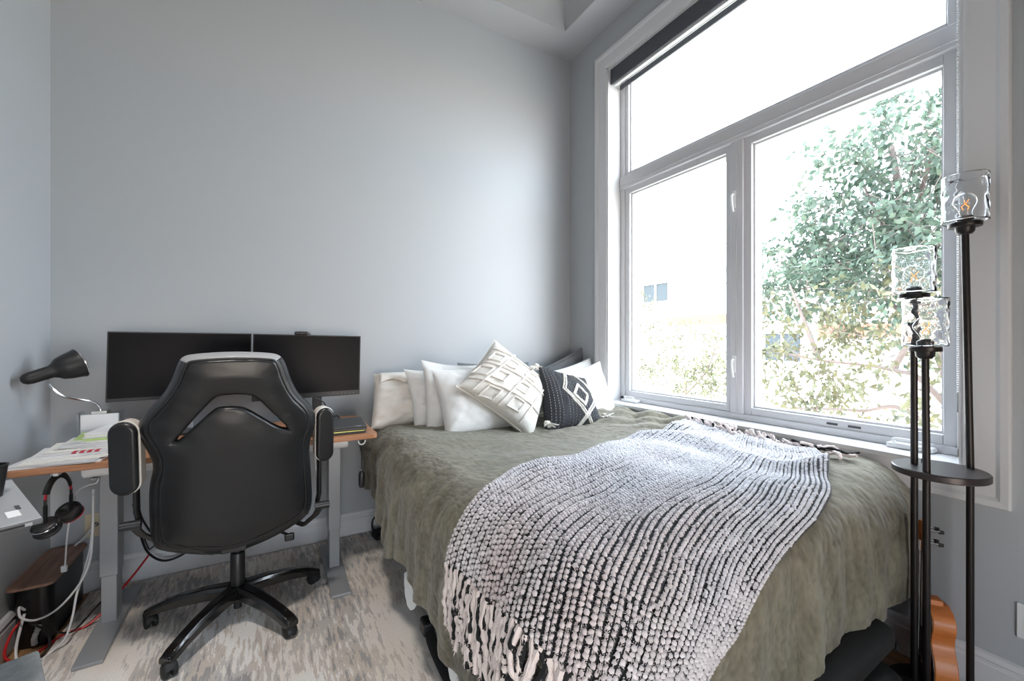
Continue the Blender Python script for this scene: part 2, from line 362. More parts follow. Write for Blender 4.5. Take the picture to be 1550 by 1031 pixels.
# ------------------------------------------------------------------ rug
def rug_material():
    m = bpy.data.materials.new('distressed_rug'); m.use_nodes = True; n = m.node_tree; b = n.nodes['Principled BSDF']; b.inputs['Roughness'].default_value = .95
    t = n.nodes.new('ShaderNodeTexCoord')
    def noise(scale, detail, rough=.6):
        mp = n.nodes.new('ShaderNodeMapping'); mp.inputs['Scale'].default_value = scale
        x = n.nodes.new('ShaderNodeTexNoise'); x.inputs['Scale'].default_value = 1; x.inputs['Detail'].default_value = detail; x.inputs['Roughness'].default_value = rough
        n.links.new(t.outputs['Object'], mp.inputs[0]); n.links.new(mp.outputs[0], x.inputs[0]); return x
    def ramp(x, stops):
        r = n.nodes.new('ShaderNodeValToRGB'); r.color_ramp.elements[0].position = stops[0][0]; r.color_ramp.elements[0].color = stops[0][1]
        r.color_ramp.elements[1].position = stops[-1][0]; r.color_ramp.elements[1].color = stops[-1][1]
        for p, c in stops[1:-1]:
            q = r.color_ramp.elements.new(p); q.color = c
        n.links.new(x.outputs['Fac'], r.inputs[0]); return r
    def mix(f, a, c):
        x = n.nodes.new('ShaderNodeMix'); x.data_type = 'RGBA'; n.links.new(f, x.inputs[0]); n.links.new(a, x.inputs[6]); n.links.new(c, x.inputs[7]); return x.outputs[2]
    K, W_ = (0, 0, 0, 1), (1, 1, 1, 1)
    lowf, stk = noise((2.8, 1.7, 1), 2, .5), noise((58, 9, 1), 4, .6)
    def math2(op, p, q):
        x = n.nodes.new('ShaderNodeMath'); x.operation = op
        for i, v in ((0, p), (1, q)):
            if isinstance(v, float): x.inputs[i].default_value = v
            else: n.links.new(v, x.inputs[i])
        return x
    sm = math2('ADD', math2('MULTIPLY', lowf.outputs['Fac'], .52).outputs[0], math2('MULTIPLY', stk.outputs['Fac'], .48).outputs[0])
    def ramp2(lo, hi):
        r = n.nodes.new('ShaderNodeValToRGB'); r.color_ramp.elements[0].position = lo; r.color_ramp.elements[1].position = hi; n.links.new(sm.outputs[0], r.inputs[0]); return r
    m1, m2 = ramp2(.425, .445), ramp2(.500, .520)
    mid_ = ramp(noise((3.5, 1.2, 1), 2), [(.40, S(204, 199, 196)), (.5, S(216, 204, 192)), (.62, S(198, 193, 190))])
    pale = ramp(noise((3, 1.4, 1), 2), [(.4, S(246, 243, 241)), (.6, S(240, 230, 219))])
    dark = ramp(noise((7, 3, 1), 2), [(.4, S(160, 157, 157)), (.6, S(176, 171, 168))])
    c2 = mix(m2.outputs[0], mix(m1.outputs[0], dark.outputs[0], mid_.outputs[0]), pale.outputs[0])
    fine = ramp(noise((260, 260, 260), 2), [(.3, S(230, 230, 230)), (.7, W_)])
    mu = n.nodes.new('ShaderNodeMix'); mu.data_type = 'RGBA'; mu.blend_type = 'MULTIPLY'; mu.inputs[0].default_value = 1
    n.links.new(c2, mu.inputs[6]); n.links.new(fine.outputs[0], mu.inputs[7]); n.links.new(mu.outputs[2], b.inputs['Base Color'])
    bu = n.nodes.new('ShaderNodeBump'); bu.inputs['Strength'].default_value = .5; bu.inputs['Distance'].default_value = .004
    n.links.new(noise((300, 300, 300), 2).outputs['Fac'], bu.inputs['Height']); n.links.new(bu.outputs[0], b.inputs['Normal'])
    return m
rug = MB().box((-.772, -1.0, .0003), (1.62, 2.875, .011)).build('area_rug', rug_material(), bevel=.004)
tag(rug, 'grey and beige distressed pattern rug under chair and bed', 'rug')

# ------------------------------------------------------------------ standing desk
dk = thing('standing_desk', 'standing desk with thin wood top and grey steel legs', 'desk', (-.17, 2.5, .011))
TZ = .79
def rrect(x0, y0, x1, y1, r, n=6):
    out = []
    for cx_, cy_, a0 in ((x1-r, y0+r, -90), (x1-r, y1-r, 0), (x0+r, y1-r, 90), (x0+r, y0+r, 180)):
        for k in range(n+1):
            a = R(a0+90*k/n); out.append((cx_+r*math.cos(a), cy_+r*math.sin(a)))
    return out
MB().prism(rrect(-.818, 2.192, .474, 2.80, .03), lambda a, b: (a, b, TZ-.024), lambda a, b: (a, b, TZ)).build('tabletop', wood_desk, dk, bevel=.004)
for cx_ in (-.603, .303):
    MB().box((cx_-.030, 2.455, .24), (cx_+.030, 2.545, .70)).build('leg_column', silver, dk, bevel=.004)
    MB().box((cx_-.026, 2.459, .035), (cx_+.026, 2.541, .25)).build('leg_tube', silver, dk, bevel=.004)
    ft = MB(); z0 = .0118
    ft.prism([(2.205, z0), (2.795, z0), (2.795, z0+.014), (2.545, z0+.030), (2.455, z0+.030), (2.205, z0+.014)], lambda a, b, c=cx_: (c-.045, a, b), lambda a, b, c=cx_: (c+.045, a, b))
    ft.build('foot', silver, dk, bevel=.003)
    MB().box((cx_-.03, 2.455, TZ-.095), (cx_+.03, 2.74, TZ-.0245)).build('top_bracket', silver, dk, bevel=.003)
MB().prism([(2.405+.034*math.cos(a), .722+.034*math.sin(a)) for a in [2*PI*k/20 for k in range(20)]], lambda a, b: (-.668, a, b), lambda a, b: (.36, a, b)).build('cross_beam', white_plastic, dk, bevel=.006, ang=50)
MB().box((-.64, 2.38, .680), (-.62, 2.44, .6875)).build('cable_clip', silver_d, dk)
tag(MB().tube([Vector((.401, 2.225, .752))+Vector((.016*math.cos(a), 0, .016*math.sin(a))) for a in [R(-200+220*k/14) for k in range(15)]], .0035, 8).build('adhesive_hook', white_plastic), 'small white ring hook under the right desk corner', 'hook')
fb = thing('key_fob', 'black oval fob hanging on a cord below the right desk corner', 'fob', (.401, 2.225, .52))
MB().tube([(.401, 2.225, .735), (.402, 2.225, .68), (.401, 2.225, .612)], .0022, 6).build('cord', strap_m, fb)
MB().cyl((.401, 2.225, .617), (.401, 2.225, .606), .005, n=8).build('clasp', silver_d, fb)
MB().lathe([(0.001, .52), (.010, .522), (.015, .534), (.0155, .56), (.0155, .585), (.012, .60), (.001, .605)], 16, (.401, 2.225, 0)).build('body', black_plastic, fb)

# ------------------------------------------------------------------ monitors
def monitor(name, label, tl, tr, br, bl_, thick=.018, chin=.010):
    t = thing(name, label, 'monitor', (tl[0]*.5+tr[0]*.5, 2.66, TZ))
    A = [Vector(p) for p in (tl, tr, br, bl_)]
    nrm = (A[1]-A[0]).cross(A[3]-A[0]).normalized()
    if nrm.y > 0: nrm = -nrm
    m = MB(); back = [p-nrm*thick for p in A]
    m.add(A+back, [(0,1,2,3),(7,6,5,4),(0,4,5,1),(1,5,6,2),(2,6,7,3),(3,7,4,0)])
    m.build('housing', bezel_m, t, bevel=.003)
    ex = (A[1]-A[0]).normalized(); ez = (A[0]-A[3]).normalized(); b = .006
    s = [A[0]+ex*b-ez*b, A[1]-ex*b-ez*b, A[2]-ex*b+ez*(b+chin), A[3]+ex*b+ez*(b+chin)]
    MB().add([p+nrm*.0008 for p in s], [(0, 1, 2, 3)]).build('screen', screen_m, t)
    return t, nrm, A, ex, ez
mt, nrm, A, ex, ez = monitor('wide_monitor', 'wide black monitor mounted on the left behind the chair headrest', (-.668, 2.70, 1.299), (-.0845, 2.735, 1.294), (-.092, 2.735, .965), (-.675, 2.70, .962))
MB().box((-.43, 2.72, 1.05), (-.33, 2.76, 1.20)).build('back_mount', black_plastic, mt, bevel=.01)
MB().box((-.41, 2.755, TZ), (-.35, 2.78, 1.18)).build('stand_neck', silver, mt, bevel=.004)
MB().prism(rrect(-.50, 2.62, -.26, 2.79, .03), lambda a, b: (a, b, TZ+.0005), lambda a, b: (a, b, TZ+.012)).build('stand_base', bezel_m, mt, bevel=.003)
mt, nrm, A, ex, ez = monitor('monitor', 'black monitor with webcam on top, right of the chair', (-.0775, 2.69, 1.2925), (.475, 2.665, 1.282), (.468, 2.665, .935), (-.084, 2.69, .925), chin=.022)
for k in range(6):
    p = A[2]-ex*(.035+.022*k)+ez*.011
    MB().box((p.x-.004, p.y-.003, p.z-.001), (p.x+.004, p.y-.0005, p.z+.001)).build('button_mark', mat('button_grey', S(92, 92, 96), .5), mt)
MB().box((.215, 2.70, TZ+.01), (.265, 2.725, 1.12)).build('stand_neck', bezel_m, mt, bevel=.004)
MB().prism(rrect(.12, 2.62, .36, 2.78, .05), lambda a, b: (a, b, TZ+.0005), lambda a, b: (a, b, TZ+.014)).build('stand_base', bezel_m, mt, bevel=.003)
MB().box((.19, 2.685, 1.04), (.29, 2.712, 1.16)).build('back_mount', black_plastic, mt, bevel=.01)
wc = thing('webcam', 'small black webcam clipped on the right monitor top', 'webcam', (.158, 2.675, 1.290))
MB().box((.120, 2.652, 1.286), (.190, 2.680, 1.307)).build('body', black_plastic, wc, bevel=.009, seg=4)
MB().cyl((.155, 2.651, 1.297), (.155, 2.6535, 1.297), .006, n=16).build('lens', gloss_black, wc)
MB().box((.135, 2.682, 1.262), (.175, 2.70, 1.296)).build('clip', black_plastic, wc, bevel=.003)
MB().cyl((.190, 2.666, 1.297), (.202, 2.666, 1.292), .006, .004, n=10).build('end_cap', silver_d, wc)

# ------------------------------------------------------------------ desk top things
ORD = ['topmost', 'second from top', 'third from top', '', 'fifth from top, slightly askew', 'sixth from top', 'seventh from top', 'eighth from top', '', 'fourth from bottom', 'third from bottom', 'second from bottom', 'bottommost']
pile = 'pile of papers at the left end of the desk'
marks = {3: ('green-edged magazine in the paper pile on the desk', S(164, 186, 120)), 8: ('printed sheet with a red picture near the bottom of the paper pile', S(210, 211, 214))}
zz = TZ+.0006
for k in range(13):
    t_ = .0042 if k % 3 else .0068
    dx, dy, a = random.uniform(-.02, .03), random.uniform(-.012, .012), R(random.uniform(-7, 7))
    k2 = 12-k
    cxp = -.70+.012*k+dx*.5; cyp = 2.335+.015*k+dy
    hw, hh = .125-.002*k, .10+.008*(k < 5)
    Mx = Matrix.Translation((cxp, cyp, zz)) @ Matrix.Rotation(a, 4, 'Z')
    if cxp-hw < LX+.02: Mx = Matrix.Translation((LX+.035+hw, cyp, zz)) @ Matrix.Rotation(a, 4, 'Z')
    c = marks[k2][1] if k2 in marks else [S(214, 215, 218), S(200, 202, 206), S(222, 221, 216)][k % 3]
    pg = MB().box((-hw, -hh-.035*(k < 3), 0), (hw, hh, t_), Mx).build('paper_sheet', mat('paper', c, .75, noise=((8, 60, 8), S(190, 192, 196), .55, .7)), flat=True)
    tag(pg, marks[k2][0] if k2 in marks else ORD[k2]+' pale sheet in the paper pile on the desk', 'paper', pile)
    if k2 == 8:
        for q in range(4):
            MB().box((-.02+q*.022, -hh-.0005, .0004), (-.006+q*.022, -hh+.03, t_+.0004), Mx).build('red_print', mat('red_print', S(170, 40, 60), .7), pg)
    zz += t_+.0009
PT = zz
# clear acrylic sorter with white card
ho = thing('acrylic_holder', 'clear acrylic holder with a blank white card behind the papers', 'holder', (-.668, 2.60, TZ))
MB().box((-.735, 2.575, TZ+.0006), (-.600, 2.665, TZ+.004)).build('base', acrylic, ho)
MB().box((-.735, 2.655, TZ+.004), (-.600, 2.659, .925)).build('back_plate', acrylic, ho)
MB().box((-.735, 2.578, TZ+.004), (-.600, 2.581, .86)).build('front_plate', acrylic, ho)
for x_ in (-.738, -.600): MB().box((x_, 2.575, TZ+.004), (x_+.003, 2.66, .935)).build('side_plate', acrylic, ho)
tag(MB().box((-.732, 2.600, TZ+.006), (-.603, 2.606, .922)).build('card', paper_m), 'blank white card standing in the clear acrylic holder', 'card')
# gooseneck clip lamp
la = thing('desk_lamp', 'black shade desk lamp on a thin chrome gooseneck', 'lamp', (-.67, 2.63, .93))
MB().box((-.70, 2.606, .921), (-.645, 2.668, .936)).build('clip', chrome, la, bevel=.003)
gn = [(-.676, 2.635, .936), (-.680, 2.63, .955), (-.695, 2.61, .978), (-.735, 2.58, .997), (-.775, 2.56, 1.015), (-.800, 2.55, 1.045), (-.815, 2.55, 1.07)]
MB().tube(catmull(gn), .0052, 10).build('gooseneck', chrome, la)
a0 = Vector((-.884, 2.53, 1.092)); d_ = (a0-Vector((0, 0, CAM_H))).normalized(); u_ = Vector((0, 0, 1)); u_ = (u_-d_*u_.dot(d_)).normalized(); r_v = d_.cross(u_)
ax = (r_v*.915+u_*.36+d_*.19).normalized()
Mq = ax.to_track_quat('Z', 'Y').to_matrix().to_4x4()
MB().lathe([(.0005, -.010), (.014, -.006), (.022, .004), (.026, .02), (.027, .085), (.034, .098), (.047, .112), (.055, .135), (.061, .165), (.066, .182), (.0655, .184), (.058, .168), (.050, .135), (.040, .115), (.0005, .105)], 40, a0, Mq).build('shade', lamp_black, la, ang=50)
MB().lathe([(.0662, .181), (.0672, .1835), (.0655, .185), (.064, .1835)], 40, a0, Mq).build('rim', chrome, la)
MB().lathe([(.0005, .10), (.013, .103), (.022, .125), (.025, .14), (.018, .155), (.0005, .16)], 20, a0, Mq).build('bulb', mat('white_bulb', S(235, 235, 230), .3), la)
# closed laptop, folder and pen things at the right end
tag(MB().prism(rrect(.19, 2.235, .425, 2.42, .012), lambda a, b: (a, b, TZ+.0006), lambda a, b: (a, b, TZ+.010)).build('notebook', mat('black_cover', S(36, 37, 39), .55), bevel=.002), 'black notebook at the right end of the desk under the yellow folder', 'notebook')
tag(MB().prism(rrect(.195, 2.24, .420, 2.42, .01), lambda a, b: (a, b, TZ+.0108), lambda a, b: (a, b, TZ+.0155)).build('folder', mat('yellow_pages', S(196, 190, 110), .7)), 'thin yellow folder between black notebook and dark laptop', 'folder')
lp = thing('closed_laptop', 'closed dark grey laptop on top of the notebook, right desk end', 'laptop', (.31, 2.36, TZ+.016))
Ml = Matrix.Translation((.315, 2.40, TZ+.0165)) @ Matrix.Rotation(R(-4), 4, 'Z')
MB().box((-.155, -.155, 0), (.125, .125, .012), Ml).build('body', mat('dark_grey_shell', S(58, 59, 61), .5), lp, bevel=.004)
MB().box((-.155, -.155, .0128), (.125, .125, .019), Ml).build('lid', mat('dark_grey_shell_lid', S(64, 65, 67), .5), lp, bevel=.003)
MB().box((.07, -.147, .0191), (.10, -.141, .0196), Ml).build('logo_plate', mat('plate_light', S(170, 172, 178), .4), lp)
tag(MB().box((.345, 2.585, TZ+.0006), (.41, 2.66, TZ+.010)).build('wipes_packet', white_plastic, bevel=.003), 'white flat packet behind the closed laptop', 'packet')
tag(MB().box((.265, 2.50, TZ+.0006), (.295, 2.525, TZ+.065)).build('blue_box', mat('blue_card', S(70, 84, 140), .5), bevel=.002), 'little blue box behind the right armrest on the desk', 'box')
tag(MB().tube(catmull([(.30, 2.56, .795), (.315, 2.55, .835), (.335, 2.55, .83), (.345, 2.56, .80), (.36, 2.57, .7935)]), .003, 8).build('charger_cable', black_plastic), 'short black looped cable beside the blue box', 'cable')
tag(MB().tube(catmull([(.22, 2.68, .93), (.27, 2.69, .90), (.285, 2.70, .86), (.27, 2.72, .80), (.30, 2.74, .7945)]), .0035, 8).build('monitor_cable', black_plastic), 'black cable hanging behind the right monitor stand', 'cable')
cp = thing('white_figurine', 'small white clip object on the desk seen through the chair slot', 'ornament', (-.08, 2.5, TZ))
MB().cyl((-.085, 2.56, TZ+.0006), (-.085, 2.56, .865), .009, .006, 12).build('stem', white_plastic, cp)
MB().box((-.10, 2.55, .865), (-.07, 2.57, .885)).build('head', white_plastic, cp, bevel=.004)

# ------------------------------------------------------------------ headphones on their hook
tag(MB().box((-.700, 2.215, TZ-.040), (-.684, 2.26, TZ-.0245)).build('headphone_hook', white_plastic, bevel=.004), 'white hook under the left desk edge holding headphones', 'hook')
hp = thing('headphones', 'black headphones with red accents hanging under the left desk edge', 'headphones', (-.69, 2.25, .57))
red_m = mat('red_plastic', S(176, 36, 52), .45); pad_m = mat('ear_pad', S(22, 22, 23), .55)
hc = Vector((-.692, 2.245, .66)); e1 = Vector((.30, .954, 0)).normalized()
bandp = lambda a: hc+e1*(.060*math.cos(a))+Vector((0, 0, .088*math.sin(a)))
MB().tube([bandp(R(t)) for t in range(22, 159, 8)], .0125, 10, sq=(.35, 1.0)).build('headband', pad_m, hp)
for sgn, a in ((1, 10), (-1, 170)):
    p0 = bandp(R(a)); p1 = bandp(R(a+sgn*12))
    MB().tube([p1, p0], .010, 8, sq=(.35, .8)).build('slider', red_m, hp)
    MB().tube([p0, p0+Vector((0, 0, -.02))], .011, 8, sq=(.4, .9)).build('slider_cap', silver_d, hp)
    MB().tube([p0+Vector((0, 0, -.02)), p0+Vector((0, 0, -.085))], .012, 8, sq=(.45, 1)).build('yoke', black_plastic, hp)
    c = p0+Vector((0, 0, -.095)); d = (e1*sgn*(-.55)+Vector((-.1, -.15, .75)) if sgn > 0 else e1*.3+Vector((.1, .2, -.9))).normalized()
    Mc = d.to_track_quat('Z', 'Y').to_matrix().to_4x4()
    cup = MB().lathe([(.0005, -.012), (.028, -.012), (.036, -.006), (.038, .004), (.036, .012), (.0005, .012)], 28, c, Mc).build('ear_cup', black_plastic, hp, ang=50)
    MB().lathe([(.020, .012), (.036, .013), (.040, .020), (.036, .028), (.024, .030), (.018, .022), (.0005, .016)], 28, c, Mc).build('ear_pad', pad_m, cup)
    MB().lathe([(.0372, -.0065), (.0385, -.004), (.0372, -.002)], 28, c, Mc).build('ring', chrome if sgn < 0 else red_m, cup)

# ------------------------------------------------------------------ cable box on the floor
cb = thing('cable_box', 'black cable box with walnut lid on the floor by the left wall', 'box', (-.845, 2.68, 0))
body_m = mat('satin_black_box', S(20, 20, 22), .32)
def cbody():
    o = rrect(-.903, 2.482, -.787, 2.868, .045)
    m = MB().prism(o, lambda a, b: (a, b, .0008), lambda a, b: (a, b, .243)); return m
cbody().build('body', body_m, cb, bevel=.003)
MB().prism(rrect(-.9225, 2.472, -.779, 2.880, .03), lambda a, b: (a, b, .2438), lambda a, b: (a, b, .2545)).build('lid', wood_lid, cb, bevel=.002)
MB().box((-.872, 2.4795, .10), (-.850, 2.4835, .20)).build('cable_slot', mat('slot_dark', S(5, 5, 6), .9), cb)
MB().box((-.842, 2.478, .004), (-.82, 2.4832, .085)).build('vent_slot', mat('slot_dark2', S(5, 5, 6), .9), cb)

# ------------------------------------------------------------------ cables left of the desk leg
wire_w = mat('white_cable', S(214, 214, 216), .4); wire_r = mat('red_cable', S(190, 36, 40), .45); wire_k = mat('black_cable', S(18, 18, 19), .45)
def cable(name, pts, r, m, label, n=10):
    return tag(MB().tube(catmull(pts, n), r, 8).build(name, m), label, 'cable')
cA = cable('white_cable', [(-.63, 2.44, .676), (-.635, 2.43, .655), (-.66, 2.42, .652), (-.70, 2.45, .62), (-.735, 2.5, .52), (-.755, 2.53, .40), (-.765, 2.55, .31), (-.772, 2.56, .262)], .0032, wire_w, 'white cable looping from the desk beam down to the walnut lid')
MB().box((-.782, 2.553, .2552), (-.762, 2.567, .283)).build('plug', white_plastic, cA, bevel=.003)
cable('white_cable', [(-.861, 2.474, .165), (-.868, 2.45, .19), (-.855, 2.43, .155), (-.81, 2.43, .135), (-.75, 2.44, .16), (-.69, 2.45, .24), (-.66, 2.45, .33), (-.652, 2.45, .45), (-.65, 2.45, .60)], .0042, wire_w, 'white cable arching from the black box slot up the desk leg')
cable('white_cable', [(-.655, 2.47, .62), (-.66, 2.47, .42), (-.68, 2.48, .30), (-.70, 2.45, .20), (-.705, 2.42, .12), (-.72, 2.40, .05), (-.755, 2.38, .017), (-.80, 2.33, .0055), (-.84, 2.33, .0055)], .0042, wire_w, 'white cable hanging beside the left desk leg onto the rug edge')
cable('white_cable', [(-.862, 2.474, .15), (-.864, 2.45, .11), (-.866, 2.42, .05), (-.85, 2.38, .005), (-.83, 2.34, .0055), (-.81, 2.29, .0055)], .005, wire_w, 'thick white cable dropping from the black box slot to the floor')
cable('red_cable', [(-.862, 2.476, .135), (-.885, 2.44, .10), (-.890, 2.40, .04), (-.86, 2.40, .006), (-.80, 2.44, .006), (-.755, 2.50, .016), (-.69, 2.52, .018), (-.64, 2.56, .05), (-.60, 2.60, .10), (-.56, 2.68, .14), (-.53, 2.80, .17)], .0048, wire_r, 'red cable curving across the floor in front of the black box')
cable('black_cable', [(-.858, 2.476, .13), (-.83, 2.44, .12), (-.785, 2.43, .08), (-.770, 2.41, .03), (-.79, 2.38, .006), (-.83, 2.33, .006), (-.86, 2.29, .006)], .0042, wire_k, 'black cable looping in front of the black box')
cable('black_cable', [(-.80, 2.47, .085), (-.76, 2.46, .05), (-.72, 2.48, .03), (-.68, 2.55, .06), (-.64, 2.62, .10)], .0036, wire_k, 'thin black cable running behind the left desk leg')
tag(MB().tube(catmull([(-.832, 2.470, .02), (-.83, 2.462, .045), (-.822, 2.462, .075), (-.815, 2.465, .095)]), [.010, .010, .009, .008]*6+[.006], 10).build('grey_plug', mat('grey_plug', S(170, 172, 174), .4)), 'small pale grey plug leaning against the black box front', 'plug')
op = thing('wall_outlet', 'beige outlet plate on the wall behind the left desk leg', 'outlet', (-.755, BY-.002, .33))
almond = mat('almond_plate', S(214, 200, 172), .4)
MB().box((-.800, BY-.008, .273), (-.722, BY-.0005, .389)).build('plate', almond, op, bevel=.003)
MB().cyl((-.757, BY-.008, .335), (-.757, BY-.014, .335), .011, n=16).build('socket', silver_d, op)
cable('white_cable', [(-.757, BY-.016, .335), (-.760, BY-.05, .33), (-.79, BY-.055, .29), (-.82, 2.84, .262)], .0045, wire_w, 'short white cable from the beige outlet to the walnut lid')
for i, (pts, r, l) in enumerate([
    ([(-.545, 2.66, .44), (-.53, 2.70, .36), (-.50, 2.76, .26), (-.47, 2.80, .21), (-.43, 2.83, .22), (-.38, 2.85, .30), (-.36, 2.86, .38)], .0045, 'black cable hanging in a loop behind the left desk leg, upper loop'),
    ([(-.56, 2.64, .48), (-.55, 2.72, .30), (-.53, 2.78, .18), (-.47, 2.82, .11), (-.38, 2.84, .13), (-.31, 2.85, .22), (-.28, 2.86, .34)], .0055, 'thick black cable in a low loop behind the chair back'),
    ([(-.55, 2.66, .40), (-.53, 2.76, .22), (-.52, 2.80, .20), (-.48, 2.82, .23), (-.43, 2.84, .26)], .0032, 'thin black cable tangled behind the left desk leg'),
    ([(-.22, 2.72, .75), (-.24, 2.78, .60), (-.28, 2.80, .50), (-.33, 2.82, .48)], .004, 'black cable drooping under the desk behind the chair')]):
    cable('black_cable', pts, r, wire_k, l)
cable('white_cable', [(.205, 2.50, .74), (.21, 2.48, .66), (.212, 2.47, .58), (.225, 2.46, .52), (.23, 2.47, .45), (.225, 2.5, .36)], .004, wire_w, 'white cable hanging under the desk between chair and right leg')

# ------------------------------------------------------------------ foreground left
gs = thing('laptop_stand', 'black pole stand holding the silver laptop by the left wall', 'stand', (-.72, 1.30, 0))
MB().cyl((-.80, 1.06, .011), (-.80, 1.06, .79), .016, n=16).build('pole', black_plastic, gs)
MB().lathe([(.0005, .0115), (.14, .0115), (.14, .02), (.02, .03), (.0005, .03)], 28, (-.77, 1.08, 0)).build('base', black_plastic, gs)
MB().tube([(-.80, 1.06, .785), (-.76, 1.25, .785), (-.70, 1.44, .795)], .012, 10).build('support_arm', black_plastic, gs)
e1 = Vector((-.88, -.47, 0)).normalized(); e2 = Vector((-.47, .88, .10)).normalized(); c0 = Vector((-.474, 1.452, .815)); e3 = e2.cross(e1).normalized()
Ml = Matrix(((e1.x, e2.x, e3.x, c0.x), (e1.y, e2.y, e3.y, c0.y), (e1.z, e2.z, e3.z, c0.z), (0, 0, 0, 1)))
if e3.z < 0: e3 = -e3; Ml = Matrix(((e1.x, e2.x, e3.x, c0.x), (e1.y, e2.y, e3.y, c0.y), (e1.z, e2.z, e3.z, c0.z), (0, 0, 0, 1)))
MB().box((.13, .06, -.026), (.24, .28, -.0012), Ml).build('tray', black_plastic, gs, bevel=.003)
lt = thing('open_laptop', 'silver laptop corner with card slot at the left picture edge', 'laptop', c0)
alu = mat('silver_shell', S(166, 168, 171), .4, metal=.3); alu_d = mat('silver_side', S(96, 98, 101), .4, metal=.3)
MB().box((0, 0, 0), (.24, .34, .013), Ml).build('base', alu_d, lt, bevel=.003)
MB().box((.002, .002, .0132), (.238, .338, .0152), Ml).build('deck', alu, lt, bevel=.001)
MB().box((.06, .07, .0153), (.20, .27, .0162), Ml).build('keyboard', mat('keys_grey', S(128, 130, 134), .5), lt)
MB().box((.028, .045, .0154), (.05, .085, .0166), Ml).build('sticker', mat('sticker_white', S(226, 228, 230), .4), lt)
MB().box((.022, .088, .0154), (.030, .118, .0162), Ml).build('latch_slot', mat('slot_grey', S(70, 71, 74), .5), lt)
MB().box((.03, -.0012, .004), (.085, .0005, .008), Ml).build('card_slot', rubber, lt)
MB().box((.018, -.0015, .003), (.030, .0005, .010), Ml).build('slot_button', alu, lt)
MB().box((.234, .0, .018), (.242, .34, .24), Ml).build('screen', bezel_m, lt, bevel=.002)
mg = thing('black_cup', 'black tapered cup at the left picture edge behind the laptop', 'cup', (-.655, 1.775, .0))
cpo = atY(-2, 742, 1.62)
MB().lathe([(.0005, -.02), (.018, -.02), (.028, .062), (.030, .066), (.026, .066), (.016, -.01), (.0005, -.01)], 24, cpo+Vector((-.012, 0, 0))).build('cup_body', black_plastic, mg)
MB().cyl((cpo.x-.03, cpo.y, .011), (cpo.x-.03, cpo.y, cpo.z-.021), .012, n=12).build('cup_post', black_plastic, mg)
Mo = Matrix.Translation((-.571, 1.714, .0)) @ Matrix.Rotation(R(22), 4, 'Z')
ot = thing('storage_stool', 'grey felt storage stool at the lower left corner', 'stool', (-.70, 1.55, .011))
felt2 = mat('grey_felt', S(124, 126, 126), .95, bump=((200, 200, 200), .4, .004), noise=((40, 40, 40), S(138, 140, 140), .35, .7))
MB().box((-.36, -.22, .0118), (0, 0, .33), Mo).build('body', felt2, ot, bevel=.01)
MB().box((-.363, -.223, .3305), (.003, .003, .38), Mo).build('lid', felt2, ot, bevel=.008)

# ------------------------------------------------------------------ gaming chair
chx = thing('gaming_chair', 'black leatherette gaming chair with slotted back at the desk', 'chair', (-.125, 2.29, .011))
yb = lambda z: 2.03-.17*(z-.43)/.77
def onback(px, py, dy=0):
    d = ray(px, py)   # plane y = 2.03-.2208*(z-.43)+dy
    t = (2.03+dy+.2208*.43-.2208*CAM_H)/(d[1]+.2208*d[2])
    return (d[0]*t, CAM_H+d[2]*t)
outer = [(275,541),(290,537),(349,533),(408,535),(424,539),(432,551),(440,576),(451,597),(470,614),(479,631),(478,650),(469,672),(470,701),(473,738),(474,767),(468,785),(436,805),(395,824),(356,837),(316,842),(238,839),(229,831),(224,812),(222,775),(223,738),(231,708),(221,687),(206,664),(204,650),(210,635),(224,620),(244,601),(260,575),(268,552)]
slot = [(262,671),(285,644),(305,622),(321,606),(330,600),(352,598),(378,599),(389,604),(412,626),(439,653),(424,650),(405,640),(374,621),(358,617),(330,618),(320,623),(298,643),(268,670)]
def chaikin(p, n=2):
    for _ in range(n):
        q = []
        for i in range(len(p)):
            a, b = Vector(p[i]), Vector(p[(i+1) % len(p)]); q += [a*.75+b*.25, a*.25+b*.75]
        p = q
    return p
